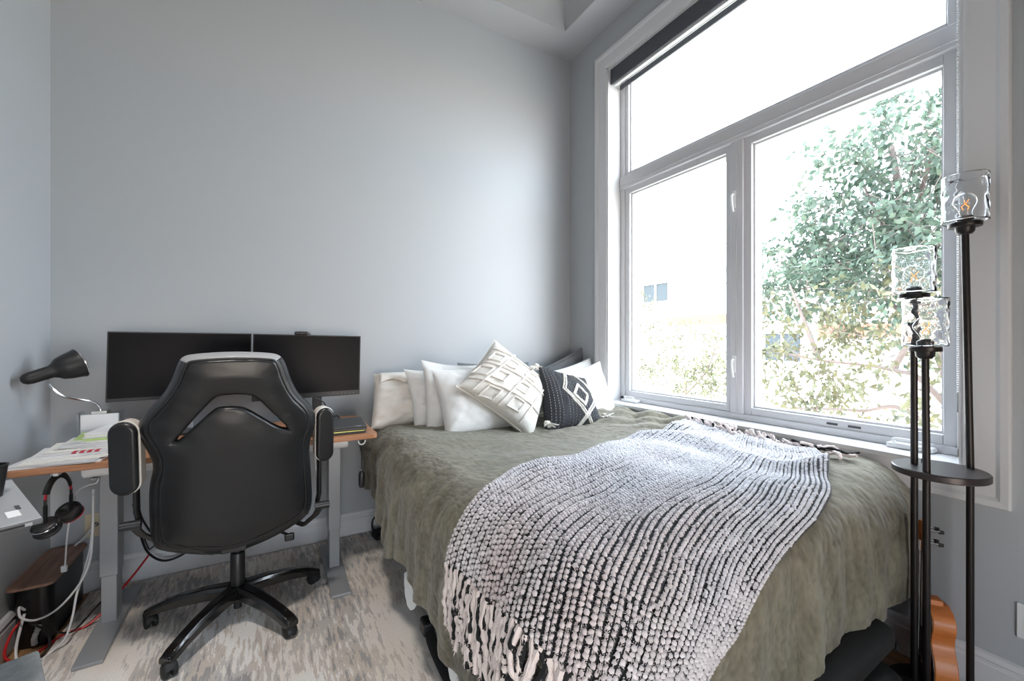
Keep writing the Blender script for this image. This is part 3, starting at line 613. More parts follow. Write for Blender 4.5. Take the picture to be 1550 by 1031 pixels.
def backplate(name, outs, holes, half, bev, yoff, m, parent, zs=1.0, puff=.012):
    cu = bpy.data.curves.new(name, 'CURVE'); cu.dimensions = '2D'; cu.fill_mode = 'BOTH'; cu.extrude = half; cu.bevel_depth = bev; cu.bevel_resolution = 4; cu.offset = -bev
    for pts in [outs]+holes:
        sp = cu.splines.new('POLY'); sp.points.add(len(pts)-1); sp.use_cyclic_u = True
        for q, p in zip(sp.points, pts): q.co = (p[0], p[1], 0, 1)
    tmp = bpy.data.objects.new(name, cu); COL.objects.link(tmp)
    me = bpy.data.meshes.new_from_object(tmp, depsgraph=bpy.context.evaluated_depsgraph_get()); bpy.data.objects.remove(tmp)
    bm = bmesh.new(); bm.from_mesh(me); bmesh.ops.remove_doubles(bm, verts=bm.verts, dist=1e-5)
    for kx in range(-11, 12):
        bmesh.ops.bisect_plane(bm, geom=bm.verts[:]+bm.edges[:]+bm.faces[:], plane_co=(-.14+kx*.027, 0, 0), plane_no=(1, 0, 0))
    for kz in range(30):
        bmesh.ops.bisect_plane(bm, geom=bm.verts[:]+bm.edges[:]+bm.faces[:], plane_co=(0, .43+kz*.027, 0), plane_no=(0, 1, 0))
    P0 = np.array([(p[0], p[1]) for L in [outs]+holes for p in L])
    for v in bm.verts:
        x_, z_, t = v.co.x, v.co.y, v.co.z
        dd = float(np.min(np.hypot(P0[:, 0]-x_, P0[:, 1]-z_)))
        pf = puff*min(1, dd/.07)**.6*(1 if t > 0 else 0)
        wr_ = .0022*math.sin(x_*60+z_*35)*math.sin(z_*48-x_*22)*max(0, 1-dd/.06)*(t > 0)
        y_ = yb(z_)+yoff+.45*(x_+.15)**2-t-pf-wr_
        v.co = (x_, y_, z_)
    bmesh.ops.recalc_face_normals(bm, faces=bm.faces); bm.to_mesh(me); bm.free()
    return link(name, me, m, parent, ang=60)
OUT = chaikin([onback(*p) for p in outer]); SLOT = chaikin([onback(*p) for p in slot], 1)
def inset(P, d):
    n = len(P); out = []
    for i in range(n):
        a, b, c = P[i-1], P[i], P[(i+1) % n]; t = (c-a).normalized(); out.append(b+Vector((t.y, -t.x))*d)
    return out
area = sum(OUT[i].x*OUT[(i+1) % len(OUT)].y-OUT[(i+1) % len(OUT)].x*OUT[i].y for i in range(len(OUT)))
sg = -1 if area > 0 else 1
seam = inset(OUT, .024*sg)
bp = backplate('backrest', seam, [SLOT], .014, .012, .04, leather, chx)
surf = lambda p, off: Vector((p.x, yb(p.y)+.04+.45*(p.x+.15)**2-.026-off, p.y))
OUTF = chaikin([onback(*p, .085) for p in outer]); seamc = Vector((-.14, .8))
bandm = []
for t_ in np.linspace(0, 1, 7):
    ringp = []
    for i in range(len(OUT)):
        q = seam[i].lerp(OUTF[i], t_); bul = .010*math.sin(PI*t_); dv_ = (OUTF[i]-seam[i]).normalized(); q = q+dv_*bul
        ringp.append(Vector((q.x, yb(q.y)+.018+.45*(q.x+.15)**2+.085*t_**1.3, q.y)))
    bandm.append([tuple(v) for v in ringp+[ringp[0]]])
BA = np.array(bandm); nO = len(OUT)
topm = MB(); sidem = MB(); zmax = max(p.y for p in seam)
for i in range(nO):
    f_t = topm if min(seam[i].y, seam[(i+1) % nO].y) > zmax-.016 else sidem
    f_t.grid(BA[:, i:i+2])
sidem.build('side_band', leather, chx, merge=True, ang=60, solid=.004)
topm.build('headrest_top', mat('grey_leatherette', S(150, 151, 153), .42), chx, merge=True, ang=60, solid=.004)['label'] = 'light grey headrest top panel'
MB().tube([surf(p, -.004) for p in seam]+[surf(seam[0], -.004)], .0050, 8, caps=False).build('piping', leather2, bp)
sl2 = inset(SLOT, .014*(-1 if sum(SLOT[i].x*SLOT[(i+1) % len(SLOT)].y-SLOT[(i+1) % len(SLOT)].x*SLOT[i].y for i in range(len(SLOT))) < 0 else 1))
MB().tube([surf(p, -.002) for p in sl2]+[surf(sl2[0], -.002)], .004, 8, caps=False).build('slot_piping', leather2, bp)
lo_ = [onback(*p) for p in ((221,690),(230,712),(224,738),(221,775),(224,812),(229,833),(238,842),(316,845),(356,840),(396,827),(437,808),(470,786),(475,765),(472,735))]
# front cushion of the back and the seat
slf = chaikin([onback(px_, py_+(8 if i_ > 9 else -5), .12) for i_, (px_, py_) in enumerate(slot)], 1)
backplate('back_cushion', OUTF, [slf], .010, .022, .135, leather, chx, puff=0)
# hard lower rim
rim = chaikin([Vector(onback(*p)) for p in ((229,826),(238,838),(316,842),(356,837),(395,824),(436,805),(468,785))], 0)
MB().tube([Vector((p.x, yb(p.y)+.075+.45*(p.x+.15)**2, p.y-.006)) for p in catmull([Vector((p.x, p.y, 0)) for p in rim], 5)], .020, 10, sq=(.6, 1.2)).build('lower_rim', black_plastic, chx)
MB().prism(rrect(-.36, 2.08, .10, 2.56, .10), lambda a, b: (a, b, .44), lambda a, b: (a, b, .53)).build('seat', leather, chx, bevel=.03, seg=4)
MB().box((-.24, 2.18, .405), (-.01, 2.42, .438)).build('seat_plate', black_plastic, chx, bevel=.006)
MB().box((-.17, 2.06, .395), (-.08, 2.22, .425)).build('back_bracket', black_plastic, chx, bevel=.006)
HUB = Vector((-.125, 2.29, 0))
MB().lathe([(.0005, .40), (.018, .40), (.018, .27), (.0005, .27)], 20, HUB).build('gas_piston', gloss_black, chx)
MB().lathe([(.0005, .30), (.027, .30), (.029, .295), (.029, .15), (.0005, .15)], 24, HUB).build('gas_column', black_plastic, chx)
MB().lathe([(.0005, .155), (.040, .155), (.050, .145), (.052, .12), (.046, .10), (.0005, .10)], 28, HUB).build('base_hub', gloss_black, chx)
MB().lathe([(.0005, .10), (.016, .10), (.016, .05), (.0005, .048)], 18, HUB).build('piston_tip', rubber, chx)
lv = MB().tube([(-.05, 2.26, .42), (.02, 2.21, .40), (.070, 2.18, .378)], .006, 8).build('tilt_lever', black_plastic, chx)
MB().box((.058, 2.165, .350), (.098, 2.18, .386), None).build('lever_paddle', black_plastic, lv, bevel=.008, seg=3)
for k in range(5):
    a = R(162+72*k); d = Vector((math.cos(a), math.sin(a), 0)); nn = Vector((-d.y, d.x, 0))
    path = [(.03, .135, .030, .022), (.12, .130, .026, .022), (.22, .115, .023, .020), (.29, .098, .022, .018), (.335, .082, .023, .016), (.362, .072, .020, .012)]
    m = MB(); v = []
    for r_, z_, hw, hh in path:
        c = HUB+d*r_+Vector((0, 0, z_))
        for sx_, sz_ in ((-1, -1.0), (-1, .35), (-.6, 1), (.6, 1), (1, .35), (1, -1.0)): v.append(c+nn*hw*1.25*sx_+Vector((0, 0, hh*1.15*sz_)))
    n = 6; m.add(v, [(i*n+j, i*n+(j+1) % n, (i+1)*n+(j+1) % n, (i+1)*n+j) for i in range(len(path)-1) for j in range(n)]+[tuple(range(n)), tuple((len(path)-1)*n+j for j in range(n))[::-1]])
    arm = m.build('base_arm', gloss_black, chx, bevel=.005, seg=2)
    c = HUB+d*.345; ca = a+R([40, -30, 75, 20, 60][k]); w_ = Vector((math.cos(ca), math.sin(ca), 0)); w2 = Vector((-w_.y, w_.x, 0))
    cz = .011+.0265
    cs = MB().cyl(c+Vector((0, 0, .06)), c+Vector((0, 0, .082)), .011, n=12).build('caster', rubber, chx)
    ctr = c+w2*.012+Vector((0, 0, cz))
    for s2 in (-1, 1):
        MB().lathe([(.0005, 0), (.020, 0), (.0255, .003), (.0265, .009), (.0255, .016), (.021, .019), (.0005, .020)], 24, ctr+w_*(.004*s2), (w_*s2).to_track_quat('Z', 'Y').to_matrix().to_4x4()).build('caster_wheel', rubber, cs)
    MB().tube([ctr+Vector((0, 0, .0))+w2*(.030*math.cos(R(t)))+Vector((0, 0, .030*math.sin(R(t)))) for t in range(20, 200, 15)], .020, 8, sq=(.22, .9)).build('caster_hood', rubber, cs)
# flip-up armrests, both raised
def armrest(cxm, cym, czm, hw, hh, tilt, inn, px_pivot):
    """pad standing upright beside the back; inn = +1 if the chair's middle lies towards +x"""
    def cap(s=1., n=10):
        r = hw*s; H = hh*s; out = []
        for k in range(n+1):
            a = PI*k/n; out.append((r*math.cos(a)*1.0, H-r+r*math.sin(a)))
        for k in range(n+1):
            a = PI+PI*k/n; out.append((r*math.cos(a), -H+r+r*math.sin(a)))
        return out
    M_ = Matrix.Translation((cxm, cym, czm)) @ Matrix.Rotation(R(tilt), 4, 'X') @ Matrix.Rotation(R(-9*inn), 4, 'Z')
    fn = lambda y: (lambda a, b: M_ @ Vector((a, y, b)))
    pad = MB().prism(cap(), fn(-.024), fn(.004)).build('armrest_pad', leather, chx, bevel=.019, seg=5)
    MB().prism(cap(.985), fn(.0045), fn(.058)).build('pad_side', mat('cream_fabric', S(206, 199, 190), .9, bump=((300, 300, 300), .4, .003)), pad, bevel=.008)
    c_ = cap(1.0); MB().tube([fn(.003)(*p) for p in c_+[c_[0]]], .0034, 8, caps=False).build('pad_piping', mat('white_piping', S(222, 220, 216), .7), pad)
    p0 = M_ @ Vector((.0, .066, -.02)); p1 = M_ @ Vector((inn*.004, .066, -hh*.85))
    pv = Vector(px_pivot)
    MB().tube([p0, p1, Vector((p1.x, p1.y+.01, pv.z+.04)), Vector((p1.x+inn*.008, p1.y+.01, pv.z))], .020, 8, sq=(.55, 1)).build('armrest_arm', black_plastic, chx, bevel=.003)
    MB().cyl(pv+Vector((-.04*inn, 0, 0)), pv+Vector((.02*inn, 0, 0)), .017, n=16).build('armrest_pivot', mat('pivot_grey', S(60, 61, 64), .35, metal=.6), chx)
    MB().tube([pv+Vector((-.006*inn, 0, 0)), pv+Vector((.015*inn, .03, -.05)), pv+Vector((.06*inn, .09, -.11)), Vector((pv.x+.14*inn, pv.y+.14, .425))], .022, 8, sq=(.4, 1)).build('armrest_bracket', black_plastic, chx, bevel=.003)
pL = atY(187, 694, 2.01); armrest(pL.x+.004, 2.01, pL.z, .042, .134, 6, 1, atY(203, 795, 2.06))
pR = atY(491, 657, 2.10); armrest(pR.x, 2.10, pR.z, .037, .122, 6, -1, atY(484, 765, 2.13))

# ------------------------------------------------------------------ numpy helpers for cloth and leaves
def vn(x, y, seed=0):
    """smooth value noise in [-1, 1]"""
    xi, yi = np.floor(x).astype(np.int64), np.floor(y).astype(np.int64); fx, fy = x-xi, y-yi
    fx = fx*fx*(3-2*fx); fy = fy*fy*(3-2*fy)
    def h(a, b):
        n = (a*374761393+b*668265263+seed*974634721) & 0x7fffffff
        n = ((n ^ (n >> 13))*1274126177) & 0x7fffffff
        return ((n ^ (n >> 16)) & 0xffff)/32767.5-1
    return (h(xi, yi)*(1-fx)+h(xi+1, yi)*fx)*(1-fy)+(h(xi, yi+1)*(1-fx)+h(xi+1, yi+1)*fx)*fy
def fast_mesh(name, V, F, uv=None, col=None):
    V = np.ascontiguousarray(V, np.float32).reshape(-1, 3); F = np.ascontiguousarray(F, np.int32); k = F.shape[1]
    me = bpy.data.meshes.new(name); me.vertices.add(len(V)); me.vertices.foreach_set('co', V.ravel())
    me.loops.add(F.size); me.loops.foreach_set('vertex_index', F.ravel()); me.polygons.add(len(F))
    me.polygons.foreach_set('loop_start', np.arange(len(F), dtype=np.int32)*k)
    me.update(calc_edges=True)
    if uv is not None:
        l = me.uv_layers.new(name='UVMap'); l.data.foreach_set('uv', np.asarray(uv, np.float32).reshape(-1, 2)[F.ravel()].ravel())
    if col is not None:
        c = me.color_attributes.new('tone', 'FLOAT_COLOR', 'POINT'); c.data.foreach_set('color', np.asarray(col, np.float32).ravel())
    me.validate(); return me
def gridf(a, b):
    i, j = np.meshgrid(np.arange(a-1), np.arange(b-1), indexing='ij')
    return np.stack([i*b+j, (i+1)*b+j, (i+1)*b+j+1, i*b+j+1], -1).reshape(-1, 4)

# ------------------------------------------------------------------ bed
X0, Y0, TOP, RR = .66, .84, .735, .18
def duvet(p, q, wr=1.0, dmax=.665):
    p = np.asarray(p, float); q = np.asarray(q, float)
    dx = np.minimum(p-X0, 0.); dy = np.minimum(q-Y0, 0.)
    d = np.hypot(dx, dy); dd = np.maximum(d, 1e-9); nx = dx/dd; ny = dy/dd; d = np.minimum(d, dmax)
    L = RR*np.pi/2; a = np.minimum(d, L)/RR; ex = np.maximum(d-L, 0.)
    hx = RR*np.sin(a)+.06*ex-.45*np.maximum(ex-.17, 0.)**2
    vz = RR*(1-np.cos(a))+.985*ex
    s = p*ny-q*nx; k = np.clip((d-.12)/.35, 0, 1)
    fold = (.010*np.sin(s*21+1.3*np.sin(q*5+p*3))+.006*np.sin(s*43+2*p+q*4))*k*wr
    hx = hx+fold-.055*np.clip((q-2.1)/.5, 0, 1)*np.clip(-nx, 0, 1)*k
    x = np.maximum(p, X0)+nx*hx; y = np.maximum(q, Y0)+ny*hx
    top = TOP+.012*np.sin(p*4.1+q*2.7)+.009*np.sin(p*2.2-q*6.1+1)+.004*np.sin(p*13+q*5)*np.sin(q*11-p*3)
    rid = np.clip((p-1.75)/.3, 0, 1)*np.clip((q-1.3)/.3, 0, 1)
    top = top+rid*(.012*np.sin(p*34+q*18+2*np.sin(q*7))+.01*np.sin(q*26-p*20))*wr
    top = top+.03*np.clip((p-1.7)/.4, 0, 1)+.012*np.clip((q-1.9)/.5, 0, 1)
    return np.stack([x, y, top-vz], -1)
def duvet_n(p, q, e=.006):
    a = duvet(p+e, q, .6)-duvet(p-e, q, .6); b = duvet(p, q+e, .6)-duvet(p, q-e, .6)
    n = np.cross(a, b); return n/np.maximum(np.linalg.norm(n, axis=-1, keepdims=True), 1e-9)

bed = thing('bed', 'queen bed with dark metal frame against the window wall', 'bed', (1.37, 1.78, 0))
fm = MB().box((.66, .82, .26), (2.14, .86, .31)).box((.66, 2.80, .26), (2.14, 2.84, .31)).box((.66, .86, .26), (.70, 2.80, .31)).box((2.10, .86, .26), (2.14, 2.80, .31)).box((1.38, .86, .26), (1.42, 2.80, .31))
fm.build('bed_frame', black_plastic, bed, bevel=.004)
for x_ in (.70, 1.40, 2.10):
    for y_ in (.88, 1.8, 2.78): MB().cyl((x_, y_, .0125), (x_, y_, .26), .018, n=12).build('leg', black_plastic, bed)
MB().prism(rrect(.655, .815, 2.135, 2.845, .08), lambda a, b: (a, b, .312), lambda a, b: (a, b, .545)).build('mattress', mat('mattress_ticking', S(222, 222, 222), .8), bed, bevel=.03, seg=4)
yy = np.linspace(1.0, 2.45, 90); zt = np.linspace(0, 1, 8)
Yg, Zg = np.meshgrid(yy, zt, indexing='ij')
bot = .27-.19*np.exp(-((yy-1.83)/.06)**2)-.20*np.exp(-((yy-1.36)/.11)**2); Zs = .40+(bot[:, None]-.40)*Zg
Xs = .600-.02*np.sin(Yg*17)*Zg-.012*np.sin(Yg*41+1)*Zg-.065*Zg*(Zs < .22)
bs = link('bed_sheet', fast_mesh('bed_sheet', np.stack([Xs, Yg, Zs], -1), gridf(90, 8)), white_cloth)
tag(bs, 'white sheet edge hanging below the green duvet on the chair side', 'sheet')

NA, NB = 330, 360
pp = np.concatenate([np.linspace(.0, .66, 130), np.linspace(.665, 2.168, NA-130)]); qq = np.concatenate([np.linspace(.28, .84, 110), np.linspace(.846, 2.76, NB-110)])
PP, QQ = np.meshgrid(pp, qq, indexing='ij')
dxm = np.minimum(PP-X0, 0); dym = np.minimum(QQ-Y0, 0); D_ = np.hypot(dxm, dym)
hemv = .515+.022*np.sin(QQ*7)+.016*np.sin(QQ*17)-.02*(QQ-1.4)
PP2 = np.where(dxm < 0, X0+dxm*np.clip(hemv/.66, .7, 1.05), PP)
SD = duvet(PP2, QQ); ND = duvet_n(PP2, QQ)
nx_, ny_ = dxm/np.maximum(D_, 1e-9), dym/np.maximum(D_, 1e-9); sS = PP*ny_-QQ*nx_; kk = np.clip(D_/.25, 0, 1)
streak = vn(sS*16+2*vn(D_*5, sS*3, 8), D_*5, 1)*.45+vn(sS*60, D_*9, 2)*.3+vn(sS*150, D_*60, 9)*.35
crk = vn(PP*60+3*vn(PP*9, QQ*9, 5), QQ*28, 3)*.5+vn(PP*120, QQ*90, 4)*.4
broad = vn(PP*6, QQ*7, 6)*.008+vn(PP*14, QQ*12, 7)*.004
amp = streak*.0045*kk+crk*.0034*(1-.3*kk)+broad*(.4+.6*kk)
SD = SD+ND*(amp+.002)[..., None]
SD[..., 0] = np.minimum(SD[..., 0], 2.185)
pale = np.clip(.42+(streak*.7*kk+crk*.6*(1-.3*kk)), 0, 1)[..., None]
c0_, c1_ = np.array(S(84, 78, 61)[:3]), np.array(S(130, 125, 107)[:3])
colr = c0_*(1-pale)+c1_*pale; colr = np.concatenate([colr, np.ones_like(pale)], -1)
duvet_m = mat('olive_muslin', S(110, 112, 96), .9, sheen=.25, attr='tone', bump=((420, 420, 420), .35, .003))
dv = link('duvet', fast_mesh('duvet', SD, gridf(NA, NB)[:, ::-1], col=colr), duvet_m, solid=.012)
tag(dv, 'olive green crinkled muslin duvet spread over the bed', 'duvet')

# ------------------------------------------------------------------ throw blanket
def poly(pts, n):
    P = np.array(pts, float); d = np.r_[0, np.cumsum(np.hypot(*np.diff(P, axis=0).T))]; d /= d[-1]
    t = np.linspace(0, 1, n); Q = np.stack([np.interp(t, d, P[:, k]) for k in (0, 1)], -1)
    for _ in range(int(n*.06)):
        Q[1:-1] = .25*Q[:-2]+.5*Q[1:-1]+.25*Q[2:]
    return Q
Lp = [(2.06,1.62),(1.99,1.60),(1.606,1.57),(1.096,1.402),(.778,1.342),(.616,1.258),(.514,1.204),(.424,1.18)]
Rp = [(2.08,.97),(1.93,.844),(1.624,.724),(1.426,.676),(1.24,.652),(1.114,.622),(1.006,.574),(.898,.526),(.85,.472),(.79,.40)]
Fp = [(2.06,1.62),(2.09,1.3),(2.08,.97)]; Np = [(.424,1.18),(.440,.982),(.452,.868),(.474,.73),(.502,.646),(.58,.53),(.79,.40)]
NR = 29; A_ = NR*8+1; B_ = 300
Lc, Rc, Fc, Nc = poly(Lp, B_), poly(Rp, B_), poly(Fp, A_), poly(Np, A_)
aa = np.linspace(0, 1, A_)[:, None, None]; bb = np.linspace(0, 1, B_)[None, :, None]
PQ = (1-aa)*Lc[None]+aa*Rc[None]+(1-bb)*Fc[:, None]+bb*Nc[:, None]-((1-aa)*(1-bb)*Lc[0]+(1-aa)*bb*Lc[-1]+aa*(1-bb)*Rc[0]+aa*bb*Rc[-1])
Ag, Bg = np.meshgrid(np.linspace(0, 1, A_), np.linspace(0, 1, B_), indexing='ij')
# small wander of the rows
PQ[..., 1] += .010*vn(Bg*14, Ag*5, 11)*np.sin(PI*np.clip(Ag, 0, 1)); PQ[..., 0] += .012*vn(Bg*9, Ag*6, 12)*np.clip(1-Bg, 0, 1)
SB = duvet(PQ[..., 0], PQ[..., 1], .35); NBn = duvet_n(PQ[..., 0], PQ[..., 1])
for _ in range(14):
    T0 = SB.copy(); T0[1:-1] = .5*SB[1:-1]+.25*(SB[:-2]+SB[2:]); SB = T0.copy(); SB[:, 1:-1] = .5*T0[:, 1:-1]+.25*(T0[:, :-2]+T0[:, 2:])
    N0_ = NBn.copy(); N0_[2:-2] = (NBn[2:-2]*2+NBn[:-4]+NBn[4:])/4; NBn = N0_
norm = lambda v: v/np.maximum(np.linalg.norm(v, axis=-1, keepdims=True), 1e-9)
NBn = norm(NBn)
ridge = np.abs(np.sin(PI*NR*Ag))**.7
fold2 = (.022*np.sin(Bg*30+3.5*Ag+2*np.sin(Ag*6))*np.exp(-((Bg-.16)/.14)**2)+.014*vn(Bg*7, Ag*5, 13)+.010)*(1-.4*Bg)
low = .024+np.maximum(fold2, -.004)*np.clip(Bg*12, .2, 1)
ST = SB+NBn*(low+.006*ridge)[..., None]; ST[..., 0] = np.minimum(ST[..., 0], 2.18)
tw = np.array(S(222, 221, 226)[:3]); tp = np.array(S(214, 202, 201)[:3]); tk = np.array(S(22, 23, 27)[:3])
pink = np.clip((vn(Ag*7, Bg*5, 15)*.4+(Bg-.45)*1.2), 0, 1)[..., None]
wcol = tw*(1-pink)+tp*pink
tcol = np.concatenate([np.broadcast_to(tk, ST.shape), np.ones(ST.shape[:2]+(1,))], -1)
fuzz_m = mat('chenille_yarn', S(228, 224, 222), .95, sheen=.2, attr='tone')
throw = link('throw_blanket', fast_mesh('throw_blanket', ST, gridf(A_, B_)[:, ::-1], col=tcol), fuzz_m, solid=.006)
tag(throw, 'fringed black and white striped chenille throw across the bed', 'blanket')
# knit stitches: V pairs of fuzzy petals along every row, dark ground showing between the rows
NC = 135
rr_, cc_, ss_ = [q.ravel() for q in np.meshgrid(np.arange(NR), np.arange(NC), (-1., 1.), indexing='ij')]
def frame(a_s, b_s):
    fi, fj = np.clip((a_s*(A_-1)).astype(int), 1, A_-2), np.clip((b_s*(B_-1)).astype(int), 1, B_-2)
    fr = (b_s*(B_-1)-fj)[:, None]
    c = ST[fi, fj]*(1-fr)+ST[fi, np.minimum(fj+1, B_-1)]*fr
    da_ = SB[np.minimum(fi+4, A_-1), fj]-SB[np.maximum(fi-4, 0), fj]; db_ = SB[fi, np.minimum(fj+3, B_-1)]-SB[fi, np.maximum(fj-3, 0)]
    return c, norm(da_), norm(db_), NBn[fi, fj], np.linalg.norm(da_, axis=-1), np.linalg.norm(db_, axis=-1)*(B_-1)/6/NC, wcol[fi, fj]
K_ = len(rr_)
a_s = (rr_+.5+ss_*.20+rng.normal(0, .03, K_))/NR; b_s = np.clip((cc_+.5+.22*ss_+rng.normal(0, .12, K_))/NC, .002, .998)
c, ta, tb, nn, pitch, cl, wc_ = frame(a_s, b_s)
fill = np.clip(.80+.30*vn(b_s*22, rr_*2.7, 14)+.22*np.exp(-((b_s-.42)/.22)**2)*(a_s < .55)+.12*(b_s < .12), .5, 1.12)
L_ = np.clip(pitch*.56*fill, .006, .021)*rng.uniform(.85, 1.15, K_); Wd = np.clip(cl*.60, .0035, .0085)*rng.uniform(.8, 1.15, K_)
dr = norm(ta*ss_[:, None]*.85+tb*(.50+rng.normal(0, .16, K_))[:, None]+nn*.12)
sd = norm(np.cross(nn, dr)); up = np.cross(dr, sd)
root = c-dr*L_[:, None]*.42+nn*.002
pt = lambda u, v, h_: root+dr*(L_*u)[:, None]+sd*(Wd*v)[:, None]+up*(h_*Wd)[:, None]
ring = [pt(0, 0, .2)]+[pt(.30, v, h_) for v, h_ in ((-.9, .1), (-.45, .9), (.45, .9), (.9, .1))]+[pt(.72, v, h_) for v, h_ in ((-.85, .1), (-.4, .85), (.4, .85), (.85, .1))]+[pt(1.08, 0, .1)]
Vp = np.stack(ring, 1); t3 = [(0,2,1),(0,3,2),(0,4,3),(9,5,6),(9,6,7),(9,7,8)]
for i in (1, 2, 3): t3 += [(i, i+1, i+4), (i+1, i+5, i+4)]
Fp3 = (np.arange(K_)[:, None, None]*10+np.array(t3)[None]).reshape(-1, 3)
shade = rng.uniform(.80, 1.04, (K_, 1)); pcol = np.concatenate([wc_*shade, np.ones((K_, 1))], -1)
me_ = fast_mesh('knit_stitches', Vp, Fp3, col=np.repeat(pcol, 10, 0)); st_o = link('knit_stitches', me_, fuzz_m, throw, ang=80)
tag(st_o, 'white chenille stitches in V pairs', kind='stuff')
M_n = 150000
row = rng.integers(0, NR, M_n); side = rng.choice([-1., 1.], M_n)
a_s = (row+.5+side*rng.uniform(.05, .30, M_n))/NR; b_s = rng.uniform(.003, .997, M_n)
c, ta, tb, nn, pitch, cl, wc_ = frame(a_s, b_s)
ln = np.clip(pitch*.24, .004, .011)*rng.uniform(.6, 1.2, M_n)
dr = norm(ta*side[:, None]*.8+tb*(.55+rng.normal(0, .35, M_n))[:, None]+nn*(.55+rng.normal(0, .3, M_n))[:, None])
wd = norm(np.cross(dr, nn+rng.normal(0, .3, (M_n, 3))))*.0011
base = c+nn*.004
V3 = np.stack([base-wd, base+wd, base+dr*ln[:, None]], 1)
pc = np.concatenate([wc_*rng.uniform(.82, 1.06, (M_n, 1)), np.ones((M_n, 1))], -1)
pile_o = link('pile', fast_mesh('pile', V3, np.arange(M_n*3).reshape(-1, 3), col=np.repeat(pc, 3, 0)), fuzz_m, throw, flat=True)
tag(pile_o, 'short white fibres of the yarn rows', kind='stuff')
# fringe
fr_w = mat('fringe_white', S(222, 210, 206), .95, sheen=.3); fr_k = mat('fringe_black', S(22, 23, 26), .9)
def fuzzy_strand(pts, r, fuzz=True):
    pts = catmull(pts, 4); m = MB(); n_ = len(pts)
    m.tube(pts, [r*(1+.25*math.sin(i*1.7)) if i < n_-2 else r*.8 for i in range(n_)], 7)
    if fuzz:
        for _ in range(150):
            i = random.randrange(n_-1); t = random.random(); c = pts[i].lerp(pts[i+1], t); u = Vector((random.gauss(0, 1), random.gauss(0, 1), random.gauss(0, 1))).normalized()
            tg = (pts[i+1]-pts[i]).normalized(); sd = tg.cross(u).normalized()*.0014
            m.add([c+u*r*.7-sd, c+u*r*.7+sd, c+u*(r+.005)+tg*.006], [(0, 1, 2)])
    return m
def fringe_near(a, l, r, m, fz, k):
    p0 = PQ[min(int(a*(A_-1)), A_-1), -1]; pb = PQ[min(int(a*(A_-1)), A_-1), -12]
    dr_ = p0-pb; dr_ /= max(np.linalg.norm(dr_), 1e-9)
    out = np.array([min(p0[0]-X0, 0), min(p0[1]-Y0, 0)]); out /= max(np.linalg.norm(out), 1e-9)
    g = dr_*.25+out*.9; g += np.array([random.uniform(-.12, .12), random.uniform(-.12, .12)]); g /= np.linalg.norm(g)
    pts = []
    for i in range(6):
        t = i/5*l; q_ = p0+g*t+np.array([.006*math.sin(i*1.9+k), .006*math.cos(i*2.3+k)])
        s_ = duvet(q_[0], q_[1], .6, .95)+duvet_n(q_[0], q_[1])*(.022+r+.006*random.random())
        pts.append(Vector(s_.tolist()))
    return fuzzy_strand(pts, r, fz).build('tassel', m, throw, fix=False)
for i in range(NR):
    for j in range(2): fringe_near((i+.25+.5*j)/NR, random.uniform(.15, .20), .0082, fr_w, True, i*3+j)
    fringe_near((i+.98)/NR*.999, random.uniform(.15, .20), .0078, fr_k, False, i)
for i in range(34):                          # far end: strands lying loose along the sill
    a = (i+.5)/34; p0 = PQ[int(a*(A_-1)), 0]; blk = i % 3 == 2
    pts = []; ang = random.uniform(-2.9, .4) if i < 28 else random.uniform(-1.5, -1.0); l = random.uniform(.06, .13) if i < 28 else random.uniform(.18, .27)
    cu_ = random.uniform(-9, 9); ph_ = random.uniform(0, 6); lift = random.uniform(.0, .022)
    q_ = p0.copy()+np.array([-.02, 0])
    for k in range(7):
        if k: q_ = q_+np.array([math.cos(ang)*.55+(.012 if k < 2 else 0), math.sin(ang)])*l/6; ang += cu_*l/6
        q_[0] = min(q_[0], 2.145); s_ = duvet(q_[0], max(q_[1], .60), .6)
        zl = s_[2]+.022+lift+.008*math.sin(k*1.5+ph_)+.016*(k < 2)
        pts.append(Vector((min(s_[0], 2.165), s_[1], zl)))
    fuzzy_strand(pts, .0055 if blk else .0075, not blk).build('tassel', fr_k if blk else fr_w, throw, fix=False)

